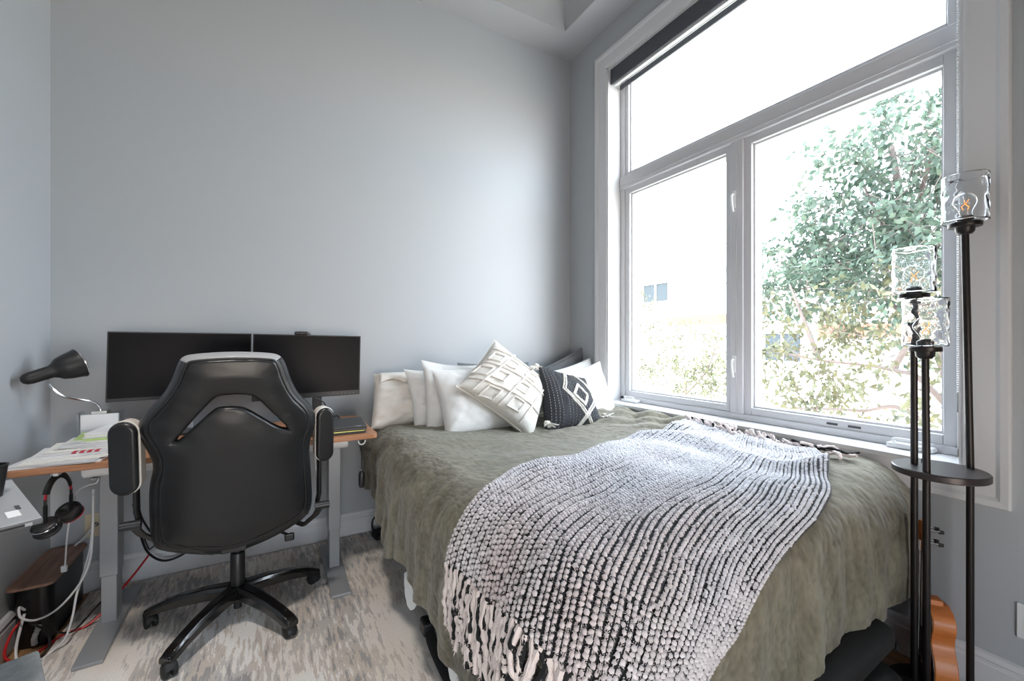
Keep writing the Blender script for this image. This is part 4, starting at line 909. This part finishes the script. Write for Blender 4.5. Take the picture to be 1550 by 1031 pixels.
# ------------------------------------------------------------------ pillows
def pillow(name, label, cat, tl, tr, br, bl, T, m, n=44, seed=1, wr=.006, group=None, sag=.35, flange=0, pinch=.07, round_=.5):
    C4 = [np.array(c) for c in (bl, br, tr, tl)]
    u = np.linspace(-1, 1, n); U, Vv = np.meshgrid(u, u, indexing='ij')
    def mid(U, V):
        s, t = (U+1)/2, (V+1)/2
        s2 = .5+(s-.5)*(1-pinch*(1-(2*t-1)**2)); t2 = .5+(t-.5)*(1-pinch*(1-(2*s-1)**2))
        s2, t2 = s2[..., None], t2[..., None]
        return (1-s2)*(1-t2)*C4[0]+s2*(1-t2)*C4[1]+s2*t2*C4[2]+(1-s2)*t2*C4[3]
    nrm = np.cross(C4[1]-C4[0], C4[3]-C4[0]); nrm /= np.linalg.norm(nrm)
    if nrm[1] > 0: nrm = -nrm
    def front(U, V, sgn=1., off=0.):
        f_ = 1-flange
        uu, v2 = np.clip(U/f_, -1, 1), np.clip(V/f_, -1, 1)
        h = np.maximum(1-np.abs(uu)**2.4, 0)**round_*np.maximum(1-np.abs(v2)**2.4, 0)**round_*(1-sag*V)
        wrk = (vn(U*3.2+seed*7, V*4.6+U*1.5, seed)*1.0+vn(U*8+seed, V*9-U*4, seed+1)*.55+vn(U*2-V*6, V*2+U*5+seed, seed+2)*.8)*wr
        edge = np.clip(np.minimum(1-np.abs(U), 1-np.abs(V))*9, 0, 1)
        return mid(U, V)+nrm*((sgn*(T*.5*h+off)+wrk*edge*(.4+.6*h))[..., None])
    F_ = front(U, Vv); Bk = front(U, Vv, -1)
    Vall = np.concatenate([F_.reshape(-1, 3), Bk.reshape(-1, 3)]); g = gridf(n, n)
    me = fast_mesh(name, Vall, np.concatenate([g, g[:, ::-1]+n*n]))
    bm = bmesh.new(); bm.from_mesh(me); bmesh.ops.remove_doubles(bm, verts=bm.verts, dist=.0008); bmesh.ops.recalc_face_normals(bm, faces=bm.faces); bm.to_mesh(me); bm.free()
    o = link(name, me, m, ang=75); tag(o, label, cat, group); return o, front
def on_pillow(front, pts, r, n=6, name='ridge', m=None, o=None, off=.002, step=.03):
    mb = MB()
    for seg in pts:
        out = []
        for a, b in zip(seg[:-1], seg[1:]):
            k = max(2, int(math.hypot(b[0]-a[0], b[1]-a[1])/step))
            for i in range(k): out.append((a[0]+(b[0]-a[0])*i/k, a[1]+(b[1]-a[1])*i/k))
        out.append(seg[-1]); q = np.array(out); P3 = front(q[:, 0], q[:, 1], 1., off)
        mb.tube(P3.tolist(), [r*(1+.2*math.sin(i*2.1)) for i in range(len(out))], n)
    return mb.build(name, m, o, fix=False)
Y_ = lambda px, py, y: np.array(atY(px, py, y))
o, f_ = pillow('grey_pillow', 'dark grey pillow peeking over white pillows, left of the diamond cushion', 'pillow', Y_(692, 549, 2.80), Y_(800, 548, 2.80), Y_(808, 640, 2.70), Y_(690, 650, 2.70), .10, grey_cloth, seed=21)
o, f_ = pillow('grey_pillow', 'dark grey linen pillow with flanged edge in the wall corner', 'pillow', Y_(790, 571, 2.74), Y_(884, 524, 2.74), Y_(884, 625, 2.62), Y_(790, 640, 2.66), .10, grey_cloth, seed=22, flange=.10)
o, f_ = pillow('white_pillow', 'creamy white pillow with folded top, nearest the desk', 'pillow', Y_(566, 566, 2.78), Y_(700, 560, 2.78), Y_(700, 648, 2.60), Y_(561, 650, 2.58), .17, cream_cloth, seed=3, wr=.011, pinch=.03)
q_ = np.linspace(-.92, -.35, 14)
fo = []
for t in np.linspace(0, 1, 12):
    v_ = .97-.42*t*(1-.25*np.cos(q_*9)); fo.append(f_(q_, v_, 1., .010+.012*math.sin(PI*t)))
link('folded_case', fast_mesh('folded_case', np.stack(fo), gridf(12, 14)), cream_cloth, o, solid=.004)
o, f_ = pillow('white_pillow', 'flat white pillow standing second from the desk', 'pillow', Y_(611, 559, 2.66), Y_(720, 560, 2.66), Y_(730, 650, 2.46), Y_(627, 652, 2.46), .13, white_cloth, seed=4, wr=.008)
o, f_ = pillow('white_pillow', 'white pillow with pointed raised corner, third from the desk', 'pillow', Y_(638, 545, 2.56), Y_(722, 553, 2.60), Y_(745, 656, 2.36), Y_(645, 657, 2.36), .13, white_cloth, seed=5, wr=.008)
o, f_ = pillow('white_pillow', 'plump white pillow in front of the left stack, leaning on it', 'pillow', Y_(652, 560, 2.44), Y_(742, 552, 2.46), Y_(800, 652, 2.24), Y_(674, 666, 2.20), .17, white_cloth, seed=6, wr=.006)
o, f_ = pillow('white_pillow', 'white pillow behind the black cushion, close to the corner', 'pillow', Y_(818, 566, 2.62), Y_(894, 541, 2.60), Y_(915, 630, 2.42), Y_(822, 645, 2.44), .13, white_cloth, seed=7, wr=.008)
o, f_ = pillow('white_pillow', 'white pillow right of the black cushion against the window reveal', 'pillow', Y_(828, 570, 2.46), Y_(908, 547, 2.46), Y_(936, 631, 2.30), Y_(845, 655, 2.26), .14, white_cloth, seed=8, wr=.008)
# diamond cushion standing on its corner
o, f_ = pillow('diamond_cushion', 'cream woven cushion with raised diamonds, balanced on one corner', 'cushion', Y_(749, 515, 2.50), Y_(832, 585, 2.34), Y_(806, 668, 2.06), Y_(690, 585, 2.26), .19, cream_weave, seed=9, wr=.004, sag=.05)
rid = []
for c in (-1.2, -.4, .4, 1.2):
    pass
def clip_line(p, q, n=60):
    out = []
    for i in range(n+1):
        x_, y_ = p[0]+(q[0]-p[0])*i/n, p[1]+(q[1]-p[1])*i/n
        if abs(x_) < .955 and abs(y_) < .955: out.append((x_, y_))
    return [out[0], out[len(out)//2], out[-1]] if len(out) > 3 else None
for k in (-.50, .14, .74):
    for l_ in (clip_line((-1, k-.20), (1, k+.20)), clip_line((k-.20, -1), (k+.20, 1))):
        if l_: rid.append(l_)
for cx_ in (-.76, -.18, .44):
    for cy_ in (-.76, -.18, .44):
        if cx_+cy_ < -1.2: continue
        a_ = .15; sk = .03; cx_, cy_ = cx_+.2*cy_, cy_+.2*cx_; rid.append([(cx_-a_-sk, cy_-a_-sk), (cx_+a_-sk, cy_-a_+sk), (cx_+a_+sk, cy_+a_+sk), (cx_-a_+sk, cy_+a_-sk), (cx_-a_-sk, cy_-a_-sk)])
on_pillow(f_, rid, .0062, 7, 'raised_stitching', cream_cloth, o, .0045, .02)
tu = MB()
bd = [(-1, -1), (1, -1), (1, 1), (-1, 1), (-1, -1)]
on_pillow(f_, [bd], .004, 6, 'edge_piping', cream_cloth, o, off=0)
# black cushion with woven diamonds
blk_weave = mat('charcoal_weave', S(42, 43, 47), .95, bump=((260, 260, 260), .5, .005), noise=((190, 190, 190), S(58, 59, 64), .4, .65))
wh_yarn = mat('white_yarn', S(220, 216, 208), .9, bump=((300, 300, 300), .5, .004))
o, f_ = pillow('black_cushion', 'charcoal woven cushion with white diamond bands and pale tassels', 'cushion', Y_(814, 553, 2.34), Y_(886, 573, 2.30), Y_(912, 648, 2.10), Y_(826, 660, 2.08), .17, blk_weave, seed=10, wr=.003)
dm = lambda r_, cx_=.25, cy_=.05, sx=.62, sy=.85: [(cx_, cy_+sy*r_), (cx_+sx*r_, cy_), (cx_, cy_-sy*r_), (cx_-sx*r_, cy_), (cx_, cy_+sy*r_)]
on_pillow(f_, [dm(.50), dm(.42)], .006, 6, 'inner_diamond', wh_yarn, o, .002, .06)
ob = [[(-.05, .96), (-.42, .22), (.08, -.50), (.46, -.96)], [(.03, .96), (-.33, .22), (.15, -.45), (.53, -.96)], [(.40, .90), (.92, .20)], [(.95, .02), (.45, -.45), (-.02, -.96)], [(.95, -.12), (.53, -.48), (.06, -.96)], [(.32, .96), (.95, .30)]]
on_pillow(f_, ob, .006, 6, 'outer_band', wh_yarn, o, .002, .06)
da = []
for i in range(17):
    x_ = -.9+i*.112
    if -.5 < x_ < -.42: continue
    for j in range(24):
        y_ = -.93+j*.08+.03*(i % 2)
        da.append([(x_, y_), (x_+.006, y_+.042)])
tag(on_pillow(f_, da, .0017, 4, 'dash_stitching', mat('grey_yarn', S(150, 149, 147), .9), o, .001, .05), 'rows of fine pale dashes', kind='stuff')
for (u_, v_), dn in (((-1, 1), (-.05, -.02, -.01)), ((-1, -1), (-.0, -.03, .005)), ((1, -1), (.03, -.02, .006)), ((1, 1), (.01, .02, -.03))):
    c = Vector(f_(np.array([u_*.99]), np.array([v_*.99]))[0].tolist()); d = Vector(dn)
    if v_ < 0: c.z = max(c.z, .765)
    tm = MB(); tm.lathe([(.0005, .020), (.013, .017), (.020, .008), (.021, -.002), (.015, -.012), (.0005, -.015)], 12, c+d*.4)
    for k in range(34):
        e_ = c+d*.9+Vector((random.gauss(0, .020), random.gauss(0, .016), random.gauss(0, .009)-.004)); tm.tube([c+d*.35, (c+d*.8).lerp(e_, .6), e_], [.0045, .004, .003], 5)
    tm.build('tassel', wh_yarn, o, fix=False)

# ------------------------------------------------------------------ three-light floor lamp
fl_ = thing('floor_lamp', 'dark bronze three-light floor lamp with hammered glass shades', 'lamp', (2.03, .555, 0))
P3_ = [((1.930, .559), 1.225, (1.925, .561)), ((2.014, .616), 1.415, (2.012, .617)), ((2.118, .500), 1.655, (2.098, .508))]
SHZ = .812
MB().lathe([(.0005, .0012), (.142, .0012), (.145, .006), (.145, .020), (.140, .024), (.0005, .026)], 48, (2.03, .555, 0)).build('base', bronze, fl_)
MB().lathe([(.0005, SHZ-.024), (.122, SHZ-.024), (.125, SHZ-.021), (.125, SHZ-.003), (.122, SHZ), (.0005, SHZ)], 56, (2.03, .555, 0)).build('shelf', mat('bronze_shelf', S(58, 52, 52), .35, metal=.3), fl_)
MB().box((2.048, .595, SHZ+.0005), (2.062, .609, SHZ+.018)).build('switch', black_plastic, fl_, bevel=.003)
MB().box((1.922, .551, SHZ-.045), (1.938, .567, SHZ-.024)).build('shelf_bracket', bronze, fl_, bevel=.002)
MB().box((2.110, .492, SHZ-.04), (2.126, .508, SHZ-.024)).build('shelf_bracket', bronze, fl_, bevel=.002)
fila_m = mat('filament', S(220, 130, 60), .5); fila_m.node_tree.nodes['Principled BSDF'].inputs['Emission Color'].default_value = S(255, 150, 70)
fila_m.node_tree.nodes['Principled BSDF'].inputs['Emission Strength'].default_value = .6
bulb_m = glass('bulb_glass', .02, (.97, .98, .98, 1))
for (bx_, by_), zt_, (tx_, ty_) in P3_:
    MB().tube([(bx_, by_, .024), (bx_, by_, SHZ), (tx_, ty_, zt_-.03)], .0105, 14).build('pole', bronze, fl_)
    o_ = (tx_, ty_, zt_)
    MB().lathe([(.0005, -.032), (.018, -.030), (.024, -.022), (.026, -.006), (.0005, -.006)], 28, o_).build('socket_cup', bronze, fl_)
    MB().lathe([(.0005, -.006), (.042, -.006), (.043, -.004), (.043, .008), (.041, .010), (.0005, .010)], 36, o_).build('shade_holder', bronze, fl_)
    # hammered glass shade, double walled
    nr, nz = 72, 30; th_ = np.linspace(0, 2*PI, nr, endpoint=False); zz_ = np.linspace(.012, .172, nz)
    TH, ZZ = np.meshgrid(th_, zz_, indexing='ij')
    cxh = np.cos(TH); syh = np.sin(TH)
    hm = np.maximum(vn(TH*nr/2/PI/4.0, ZZ*70, 31+int(zt_*100)), -.2)
    hm[-1] = .5*(hm[-2]+hm[0])
    ro = .0585+.0022*hm; ri = .0555-.0004*hm
    v = np.concatenate([np.stack([ro*cxh, ro*syh, ZZ], -1).reshape(-1, 3), np.stack([ri*cxh, ri*syh, ZZ], -1).reshape(-1, 3)]); F4 = []
    N0 = nr*nz
    for i in range(nr):
        i2 = (i+1) % nr
        for j in range(nz-1):
            F4.append((i*nz+j, i2*nz+j, i2*nz+j+1, i*nz+j+1)); F4.append((N0+i*nz+j+1, N0+i2*nz+j+1, N0+i2*nz+j, N0+i*nz+j))
        F4.append((i*nz+nz-1, i2*nz+nz-1, N0+i2*nz+nz-1, N0+i*nz+nz-1)); F4.append((N0+i*nz, N0+i2*nz, i2*nz, i*nz))
    link('glass_shade', fast_mesh('glass_shade', v+np.array(o_), np.array(F4)), real_glass, fl_, ang=180)
    MB().lathe([(.0005, .010), (.022, .010), (.022, .028), (.015, .034), (.0005, .034)], 20, o_).build('socket', lamp_black, fl_)
    bb_ = MB().lathe([(.013, .034), (.015, .044), (.024, .060), (.030, .075), (.0305, .084), (.027, .098), (.018, .109), (.0005, .114)], 24, o_).build('bulb', bulb_m, fl_, ang=90)
    fm_ = MB()
    for dx_ in (-.007, .007):
        fm_.tube([Vector(o_)+Vector((dx_*.4, -dx_*.8, .052)), Vector(o_)+Vector((dx_, -dx_, .066)), Vector(o_)+Vector((dx_*.3, dx_*.2, .074)), Vector(o_)+Vector((-dx_*.6+.006, dx_, .090))], .0013, 6)
    fm_.build('filament', fila_m, bb_)
cable('lamp_cord', [(2.12, .42, .0145), (2.16, .40, .02), (2.17, .36, .10), (2.185, .34, .16), (2.19, .30, .205), (2.19, .24, .225), (2.19, .17, .235), (2.2, .05, .22)], .0045, wire_k, 'black lamp cord rising along the right wall baseboard')
op = thing('wall_outlet', 'white outlet plate low on the right wall beside the floor lamp', 'outlet', (RX-.001, .37, .30))
MB().box((RX-.008, .325, .247), (RX-.0005, .412, .365)).build('plate', white_plastic, op, bevel=.003)
for z_ in (.285, .328): MB().prism(rrect(.352, z_-.014, .384, z_+.014, .008), lambda a, b: (RX-.0095, a, b), lambda a, b: (RX-.007, a, b)).build('receptacle', trim_m, op)

# ------------------------------------------------------------------ ukulele leaning in the corner behind the lamp
uk = thing('ukulele', 'orange wood ukulele leaning on the wall behind the floor lamp poles', 'ukulele', (2.10, .60, .028))
uka = mat('uke_mahogany', S(176, 98, 44), .45, noise=((10, 10, 60), S(196, 116, 56), .3, .7), coat=.05); ukt = mat('uke_top', S(60, 40, 30), .4)
prof = []
hw_ = lambda t: (.086*math.sin(PI*min(1, t/.62+.0))**.62 if t < .30 else 0)
ctl = [(0, 0), (.045, .004), (.074, .03), (.086, .07), (.080, .11), (.063, .145), (.056, .165), (.058, .19), (.066, .215), (.064, .245), (.045, .272), (.018, .285)]
side_ = catmull([Vector((a, b, 0)) for a, b in ctl], 5)
out_ = [(p.x, p.y) for p in side_]+[(-p.x, p.y) for p in reversed(side_[1:])]
view = Vector((.955, .295, 0)).normalized(); rt = Vector((view.y, -view.x, 0))       # rt: towards the body's back
rot = Matrix.Rotation(R(20), 3, 'Z'); wdir = rot @ view; bdir = rot @ rt
zup = (Vector((0, 0, 1))+.05*Vector((1, 0, 0))).normalized()
base_ = Vector((2.072, .582, .029))
fk = lambda dpt: (lambda a, b: base_+wdir*a+zup*b+bdir*dpt)
MB().prism(out_, fk(-.030), fk(.034)).build('body', uka, uk, bevel=.004, seg=3)
MB().prism([(a*.995, b*.998+.0003) for a, b in out_], fk(-.0335), fk(-.0302)).build('soundboard', ukt, uk, bevel=.001)
MB().prism([(-.024, .255), (.024, .255), (.021, .30), (-.021, .30)], fk(-.030), fk(.018)).build('heel', uka, uk, bevel=.006)
MB().prism([(-.020, .285), (.020, .285), (.017, .46), (-.017, .46)], fk(-.040), fk(-.018)).build('neck', uka, uk, bevel=.005)
MB().prism([(-.020, .20), (.020, .20), (.017, .46), (-.017, .46)], fk(-.0445), fk(-.0405)).build('fretboard', ukt, uk)
MB().prism([(-.017, .46), (.017, .46), (.027, .48), (.030, .56), (.015, .568), (-.015, .568), (-.030, .56), (-.027, .48)], fk(-.040), fk(-.026)).build('headstock', uka, uk, bevel=.002)
for sx_ in (-1, 1):
    for z_ in (.495, .54):
        tn = MB().cyl(fk(-.030)(sx_*.016, z_), fk(.002)(sx_*.016, z_), .003, n=8).build('tuning_peg', chrome, uk)
        MB().cyl(fk(.002)(sx_*.016, z_), fk(.014)(sx_*.016, z_), .0075, .006, 12).build('peg_button', black_plastic, tn)
for sx_ in (-.0105, -.0035, .0035, .0105): MB().cyl(fk(-.047)(sx_, .085), fk(-.047)(sx_, .50), .0006, n=5).build('string', white_plastic, uk)
MB().prism([(-.03, .078), (.03, .078), (.03, .094), (-.03, .094)], fk(-.046), fk(-.0335)).build('bridge', ukt, uk)

# ------------------------------------------------------------------ bags at the bed's foot and straps by the chair side
def lump(name, lo, hi, m, parent, seed, amp=.02, n=26, exp=3.2):
    c = (np.array(lo)+np.array(hi))/2; h = (np.array(hi)-np.array(lo))/2
    th_ = np.linspace(0, 2*PI, n*2); ph = np.linspace(-PI/2, PI/2, n); T_, P_ = np.meshgrid(th_, ph, indexing='ij')
    sp = lambda x: np.sign(x)*np.abs(x)**(2/exp)
    X_ = sp(np.cos(P_))*sp(np.cos(T_)); Yy = sp(np.cos(P_))*sp(np.sin(T_)); Z_ = sp(np.sin(P_))
    wv = 1+amp/np.mean(h)*(vn(X_*3+seed, Yy*3+Z_*4, seed)+.5*vn(X_*8, Z_*9+Yy*5, seed+1))*np.cos(P_)
    A = np.stack([c[0]+h[0]*X_*wv, c[1]+h[1]*Yy*wv, np.maximum(c[2]+h[2]*Z_*wv, lo[2])], -1)
    return MB().grid(A).build(name, m, parent, merge=True, ang=60)
bk = thing('backpack', 'black nylon backpack with straps under the foot of the bed', 'bag', (1.62, .62, 0))
lump('body', (1.10, .50, .0125), (1.76, .80, .252), bag_m, bk, 41)
lump('front_pocket', (1.30, .43, .0128), (1.66, .56, .20), bag_m, bk, 43, .012)
sb_ = MB().tube(catmull([(1.62, .49, .25), (1.68, .45, .22), (1.72, .43, .14), (1.74, .43, .03)]), .019, 8, sq=(.25, 1)).build('strap', strap_m, bk)
MB().tube([Vector((1.715, .425, .165))+Vector((.016*math.cos(a), -.006, .011*math.sin(a))) for a in [R(t) for t in range(0, 361, 30)]], .0024, 6).build('buckle', silver_d, sb_)
MB().tube(catmull([(1.30, .47, .25), (1.36, .43, .16), (1.34, .43, .05)]), .017, 8, sq=(.25, 1)).build('strap', strap_m, bk)
pd = thing('padded_case', 'black padded case with rounded end lying on the backpack', 'case', (1.72, .60, .27))
def slab(pts, z0, z1, name, m, parent): return MB().prism(pts, lambda a, b: (a, b, z0+.10*(a-1.65)), lambda a, b: (a, b, z1+.06*(a-1.65))).build(name, m, parent, bevel=.018, seg=4)
slab(rrect(1.32, .575, 1.78, .70, .06, 10), .262, .318, 'pad', bag_m, pd)
MB().tube([Vector((a, b, .268+.10*(a-1.65))) for a, b in rrect(1.317, .572, 1.783, .703, .06, 10)], .005, 6).build('seam', strap_m, pd)
lb = thing('gear_bag', 'low black zipped bag between backpack and lamp base', 'bag', (1.86, .52, 0))
lump('body', (1.72, .44, .0008), (1.895, .64, .13), bag_m, lb, 47, .010)
MB().tube(catmull([(1.76, .47, .128), (1.80, .50, .150), (1.85, .52, .145), (1.875, .54, .11)]), .009, 8, sq=(.3, 1)).build('strap', strap_m, lb)
ub = thing('duffel_bag', 'black duffel pushed under the chair side of the bed with trailing strap', 'bag', (.78, 1.55, .0115))
lump('body', (.66, 1.05, .0125), (.98, 1.72, .235), bag_m, ub, 51)
MB().tube(catmull([(.64, 1.76, .10), (.60, 1.75, .075), (.572, 1.68, .05), (.566, 1.56, .036), (.566, 1.44, .032), (.570, 1.30, .032), (.60, 1.14, .04)]), .022, 8, sq=(.3, 1)).build('strap', strap_m, ub)
MB().box((.552, 1.70, .025), (.592, 1.77, .085)).build('strap_clip', black_plastic, ub, bevel=.012, seg=3)
us = thing('strap_loop', 'black strap loop poking out under the bed near the right desk leg', 'strap', (.58, 2.76, .0115))
lump('bundle', (.56, 2.70, .0125), (.68, 2.82, .05), strap_m, us, 53, .006)
MB().tube(catmull([(.595, 2.74, .045), (.565, 2.75, .07), (.560, 2.76, .11), (.585, 2.77, .15), (.615, 2.775, .17), (.63, 2.77, .10), (.62, 2.76, .045)]), .011, 8, sq=(.45, 1)).build('loop', strap_m, us)

# ------------------------------------------------------------------ outside: yard, houses, trees
yard = MB().box((RX+.5, -45, -3.3), (60, 60, -3.1)).build('ground_outside', mat('pale_paving', S(206, 200, 190), .9, noise=((.5, .5, .5), S(186, 184, 168), .4, .6))); struct(yard, 'sunlit pale ground outside')
hw1 = mat('white_stucco', S(236, 234, 230), .9); brick_m = mat('pink_brick', S(140, 84, 70), .9); glz = mat('dark_pane', S(58, 66, 72), .6, spec=.1); rf_m = mat('roof_grey', S(176, 174, 172), .9)
def house(name, label, lo, hi, wins, parapet):
    h = thing(name, label, 'house', ((lo[0]+hi[0])/2, (lo[1]+hi[1])/2, lo[2]))
    MB().box(lo, hi).build('walls', hw1, h)
    MB().box((lo[0]-.25, lo[1]-.25, hi[2]), (hi[0]+.25, hi[1]+.25, hi[2]+.18)).build('roof', rf_m, h)
    if parapet: MB().box(*parapet).build('brick_band', brick_m, h)
    for (y0, y1, z0, z1) in wins:
        wf = MB().box((lo[0]-.10, y0-.1, z0-.1), (lo[0]-.01, y1+.1, z0)).box((lo[0]-.10, y0-.1, z1), (lo[0]-.01, y1+.1, z1+.1)).box((lo[0]-.10, y0-.1, z0), (lo[0]-.01, y0, z1)).box((lo[0]-.10, y1, z0), (lo[0]-.01, y1+.1, z1)).box((lo[0]-.09, (y0+y1)/2-.04, z0), (lo[0]-.01, (y0+y1)/2+.04, z1)).build('window', hw1, h)
        MB().box((lo[0]-.04, y0, z0), (lo[0]-.005, y1, z1)).build('window_pane', glz, wf)
    return h
wl = atX(975, 433, 17.0); wr_ = atX(1013, 455, 17.0)
house('white_house', 'white stucco house with small upper window, seen through the left casement', (17, 11.5, -3.1), (24, 20, atX(1000, 424, 17)[2]), [(wr_.y, wl.y, wr_.z, wl.z), ], ((16.0, 11.0, atX(1040, 487, 16)[2]-.1), (16.95, 13.6, atX(1040, 478, 16)[2])))
house('sided_house', 'pale house half hidden by the tree, right of the white house', (15.5, .5, -3.1), (22, 9.2, 2.2), [(7.6, 8.8, .55, 1.5)], ((15.2, .6, 1.35), (15.49, 7.0, 1.75)))
leaf_mats = []
def leaf_mat(name, a, b):
    m = mat(name, a, .5, noise=((6, 6, 6), b, .35, .65)); n = m.node_tree; p = n.nodes['Principled BSDF']; o = n.nodes['Material Output']
    t = n.nodes.new('ShaderNodeBsdfTranslucent'); mx = n.nodes.new('ShaderNodeMixShader'); mx.inputs[0].default_value = .35
    n.links.new(p.inputs['Base Color'].links[0].from_socket, t.inputs[0]); n.links.new(p.outputs[0], mx.inputs[1]); n.links.new(t.outputs[0], mx.inputs[2]); n.links.new(mx.outputs[0], o.inputs[0]); return m
bark = mat('grey_bark', S(92, 84, 82), .9)
def tree(label, trunk, clusters, nleaf, lm, lsize, seed, limbs=()):
    """trunk: points; clusters: (centre, radii, weight); leaves hang in sprays along twigs"""
    r_ = np.random.default_rng(seed); t = thing('leafy_tree', label, 'tree', trunk[0])
    tp_ = catmull(trunk, 6); MB().tube(tp_, [.11*(1-.75*i/len(tp_)) for i in range(len(tp_))], 8).build('trunk', bark, t)
    for lb_ in limbs:
        q = catmull(lb_, 6); MB().tube(q, [.030*(1-.7*i/len(q)) for i in range(len(q))], 6).build('branch', bark, t)
    tw_ = MB(); Vs = []; tot = sum(c[2] for c in clusters); NL = 20
    for (c, rad, wgt) in clusters:
        ns = int(nleaf*wgt/tot/NL)
        for _ in range(ns):
            u = r_.normal(size=3); u /= np.linalg.norm(u); u *= r_.uniform(.25, 1)**.45
            p = np.array(c)+u*np.array(rad); d = u*np.array([.5, .5, .25])+r_.normal(0, .35, 3)+np.array([0, 0, -.25]); d /= np.linalg.norm(d)
            L_ = r_.uniform(.25, .50)
            tw_.tube([p-d*.25, p+d*L_], [.0045, .002], 3, caps=False)
            for k in range(NL):
                s_ = p+d*L_*(k/(NL-1.))+r_.normal(0, .05, 3); ld = d*.6+r_.normal(0, .55, 3)+np.array([0, 0, -.35]); ld /= np.linalg.norm(ld)
                sd = np.cross(ld, r_.normal(size=3)); sd /= np.linalg.norm(sd); nn_ = np.cross(ld, sd); l = lsize*r_.uniform(.7, 1.25)
                Vs.append([s_, s_+ld*l*.45+sd*l*.24+nn_*l*.06, s_+ld*l, s_+ld*l*.45-sd*l*.24+nn_*l*.06])
    Vs = np.array(Vs); n_ = len(Vs)
    F3 = np.stack([np.arange(n_)*4, np.arange(n_)*4+1, np.arange(n_)*4+2], -1); F3 = np.concatenate([F3, np.stack([np.arange(n_)*4, np.arange(n_)*4+2, np.arange(n_)*4+3], -1)])
    tag(link('foliage', fast_mesh('foliage', Vs.reshape(-1, 3), F3), lm, t, flat=True), 'small pointed leaves in loose sprays', kind='stuff')
    tag(tw_.build('twigs', bark, t, fix=False), 'thin twigs', kind='stuff'); return t
lg = leaf_mat('leaf_green', S(54, 72, 63), S(78, 98, 84)); lo2 = leaf_mat('leaf_olive', S(68, 74, 55), S(96, 97, 70))
def C(px, py, d, rad, wgt=1.):
    p = atX(px, py, d); return (tuple(p), rad, wgt)
tree('tall green tree filling the right casement, thin grey limbs', [(7.2, 1.2, -3.1), (7.0, 1.4, -1.2), (6.7, 1.7, .6), (6.5, 2.0, 2.2), (6.5, 2.2, 3.6)],
     [C(1380, 230, 6.2, (.8, .5, .75), 1.5), C(1310, 290, 6.2, (.7, .7, .7), 1.1), C(1430, 300, 6., (.7, .4, .9), 1.3), C(1350, 390, 6.2, (.9, .9, .7), 1.8), C(1250, 390, 6.4, (.8, .7, .55), 1.1), C(1190, 420, 6.6, (.8, .6, .5), 1.0), C(1420, 430, 6., (.8, .5, .7), 1.0), C(1285, 345, 6.4, (.7, .6, .4), .7)],
     9500, lg, .10, 5, limbs=[[(6.5, 2.0, 2.2), tuple(atX(1330, 330, 6.2)), tuple(atX(1300, 260, 6.1))], [(6.6, 1.8, 1.2), tuple(atX(1300, 430, 6.3)), tuple(atX(1200, 440, 6.5))], [(6.5, 2.0, 2.6), tuple(atX(1400, 270, 6.1)), tuple(atX(1420, 200, 6.))]])
tree('olive leaved low branches spreading across the lower right casement', [(5.6, .2, -3.1), (5.4, .5, -1.0), (5.3, .75, .0), (5.2, .85, 1.0)],
     [C(1200, 500, 5.6, (.6, .7, .45), 1.4), C(1180, 580, 5.4, (.5, .6, .40), 1.3), C(1270, 520, 5.4, (.6, .6, .4), .9), C(1370, 480, 5.2, (.5, .5, .45), .9), C(1330, 590, 5.0, (.5, .6, .3), .7), C(1420, 560, 4.9, (.5, .35, .4), .6), C(1260, 610, 5.2, (.4, .6, .2), .5), C(1420, 650, 4.8, (.3, .3, .2), .25)],
     2600, lo2, .085, 6, limbs=[[(5.35, .65, -.55), tuple(atX(1420, 600, 5.1)), tuple(atX(1350, 560, 5.2)), tuple(atX(1240, 545, 5.4)), tuple(atX(1165, 530, 5.6))], [(5.4, .5, -.9), tuple(atX(1400, 640, 5.1)), tuple(atX(1300, 622, 5.2)), tuple(atX(1200, 618, 5.3))], [tuple(atX(1240, 545, 5.4)), tuple(atX(1215, 480, 5.5)), tuple(atX(1195, 430, 5.6))], [tuple(atX(1350, 560, 5.2)), tuple(atX(1390, 500, 5.2)), tuple(atX(1430, 450, 5.2))]])
tree('young olive green tree low in the left casement', [(9.5, 7.6, -3.1), (9.4, 7.5, -1.4), (9.3, 7.3, .2)],
     [C(985, 540, 9.6, (.7, .9, .7), 1.2), C(1050, 530, 9.4, (.7, .9, .6), 1.1), C(1030, 580, 9.2, (.6, 1.0, .5), 1.0), C(1085, 560, 9.0, (.5, .6, .7), .9), C(965, 470, 9.8, (.4, .5, .5), .35), C(1010, 500, 9.8, (.5, .6, .35), .4)],
     3400, lo2, .10, 8, limbs=[[(9.4, 7.4, -.6), tuple(atX(1000, 560, 9.5)), tuple(atX(970, 480, 9.7))], [(9.35, 7.4, -.2), tuple(atX(1070, 560, 9.2)), tuple(atX(1090, 500, 9.1))]])
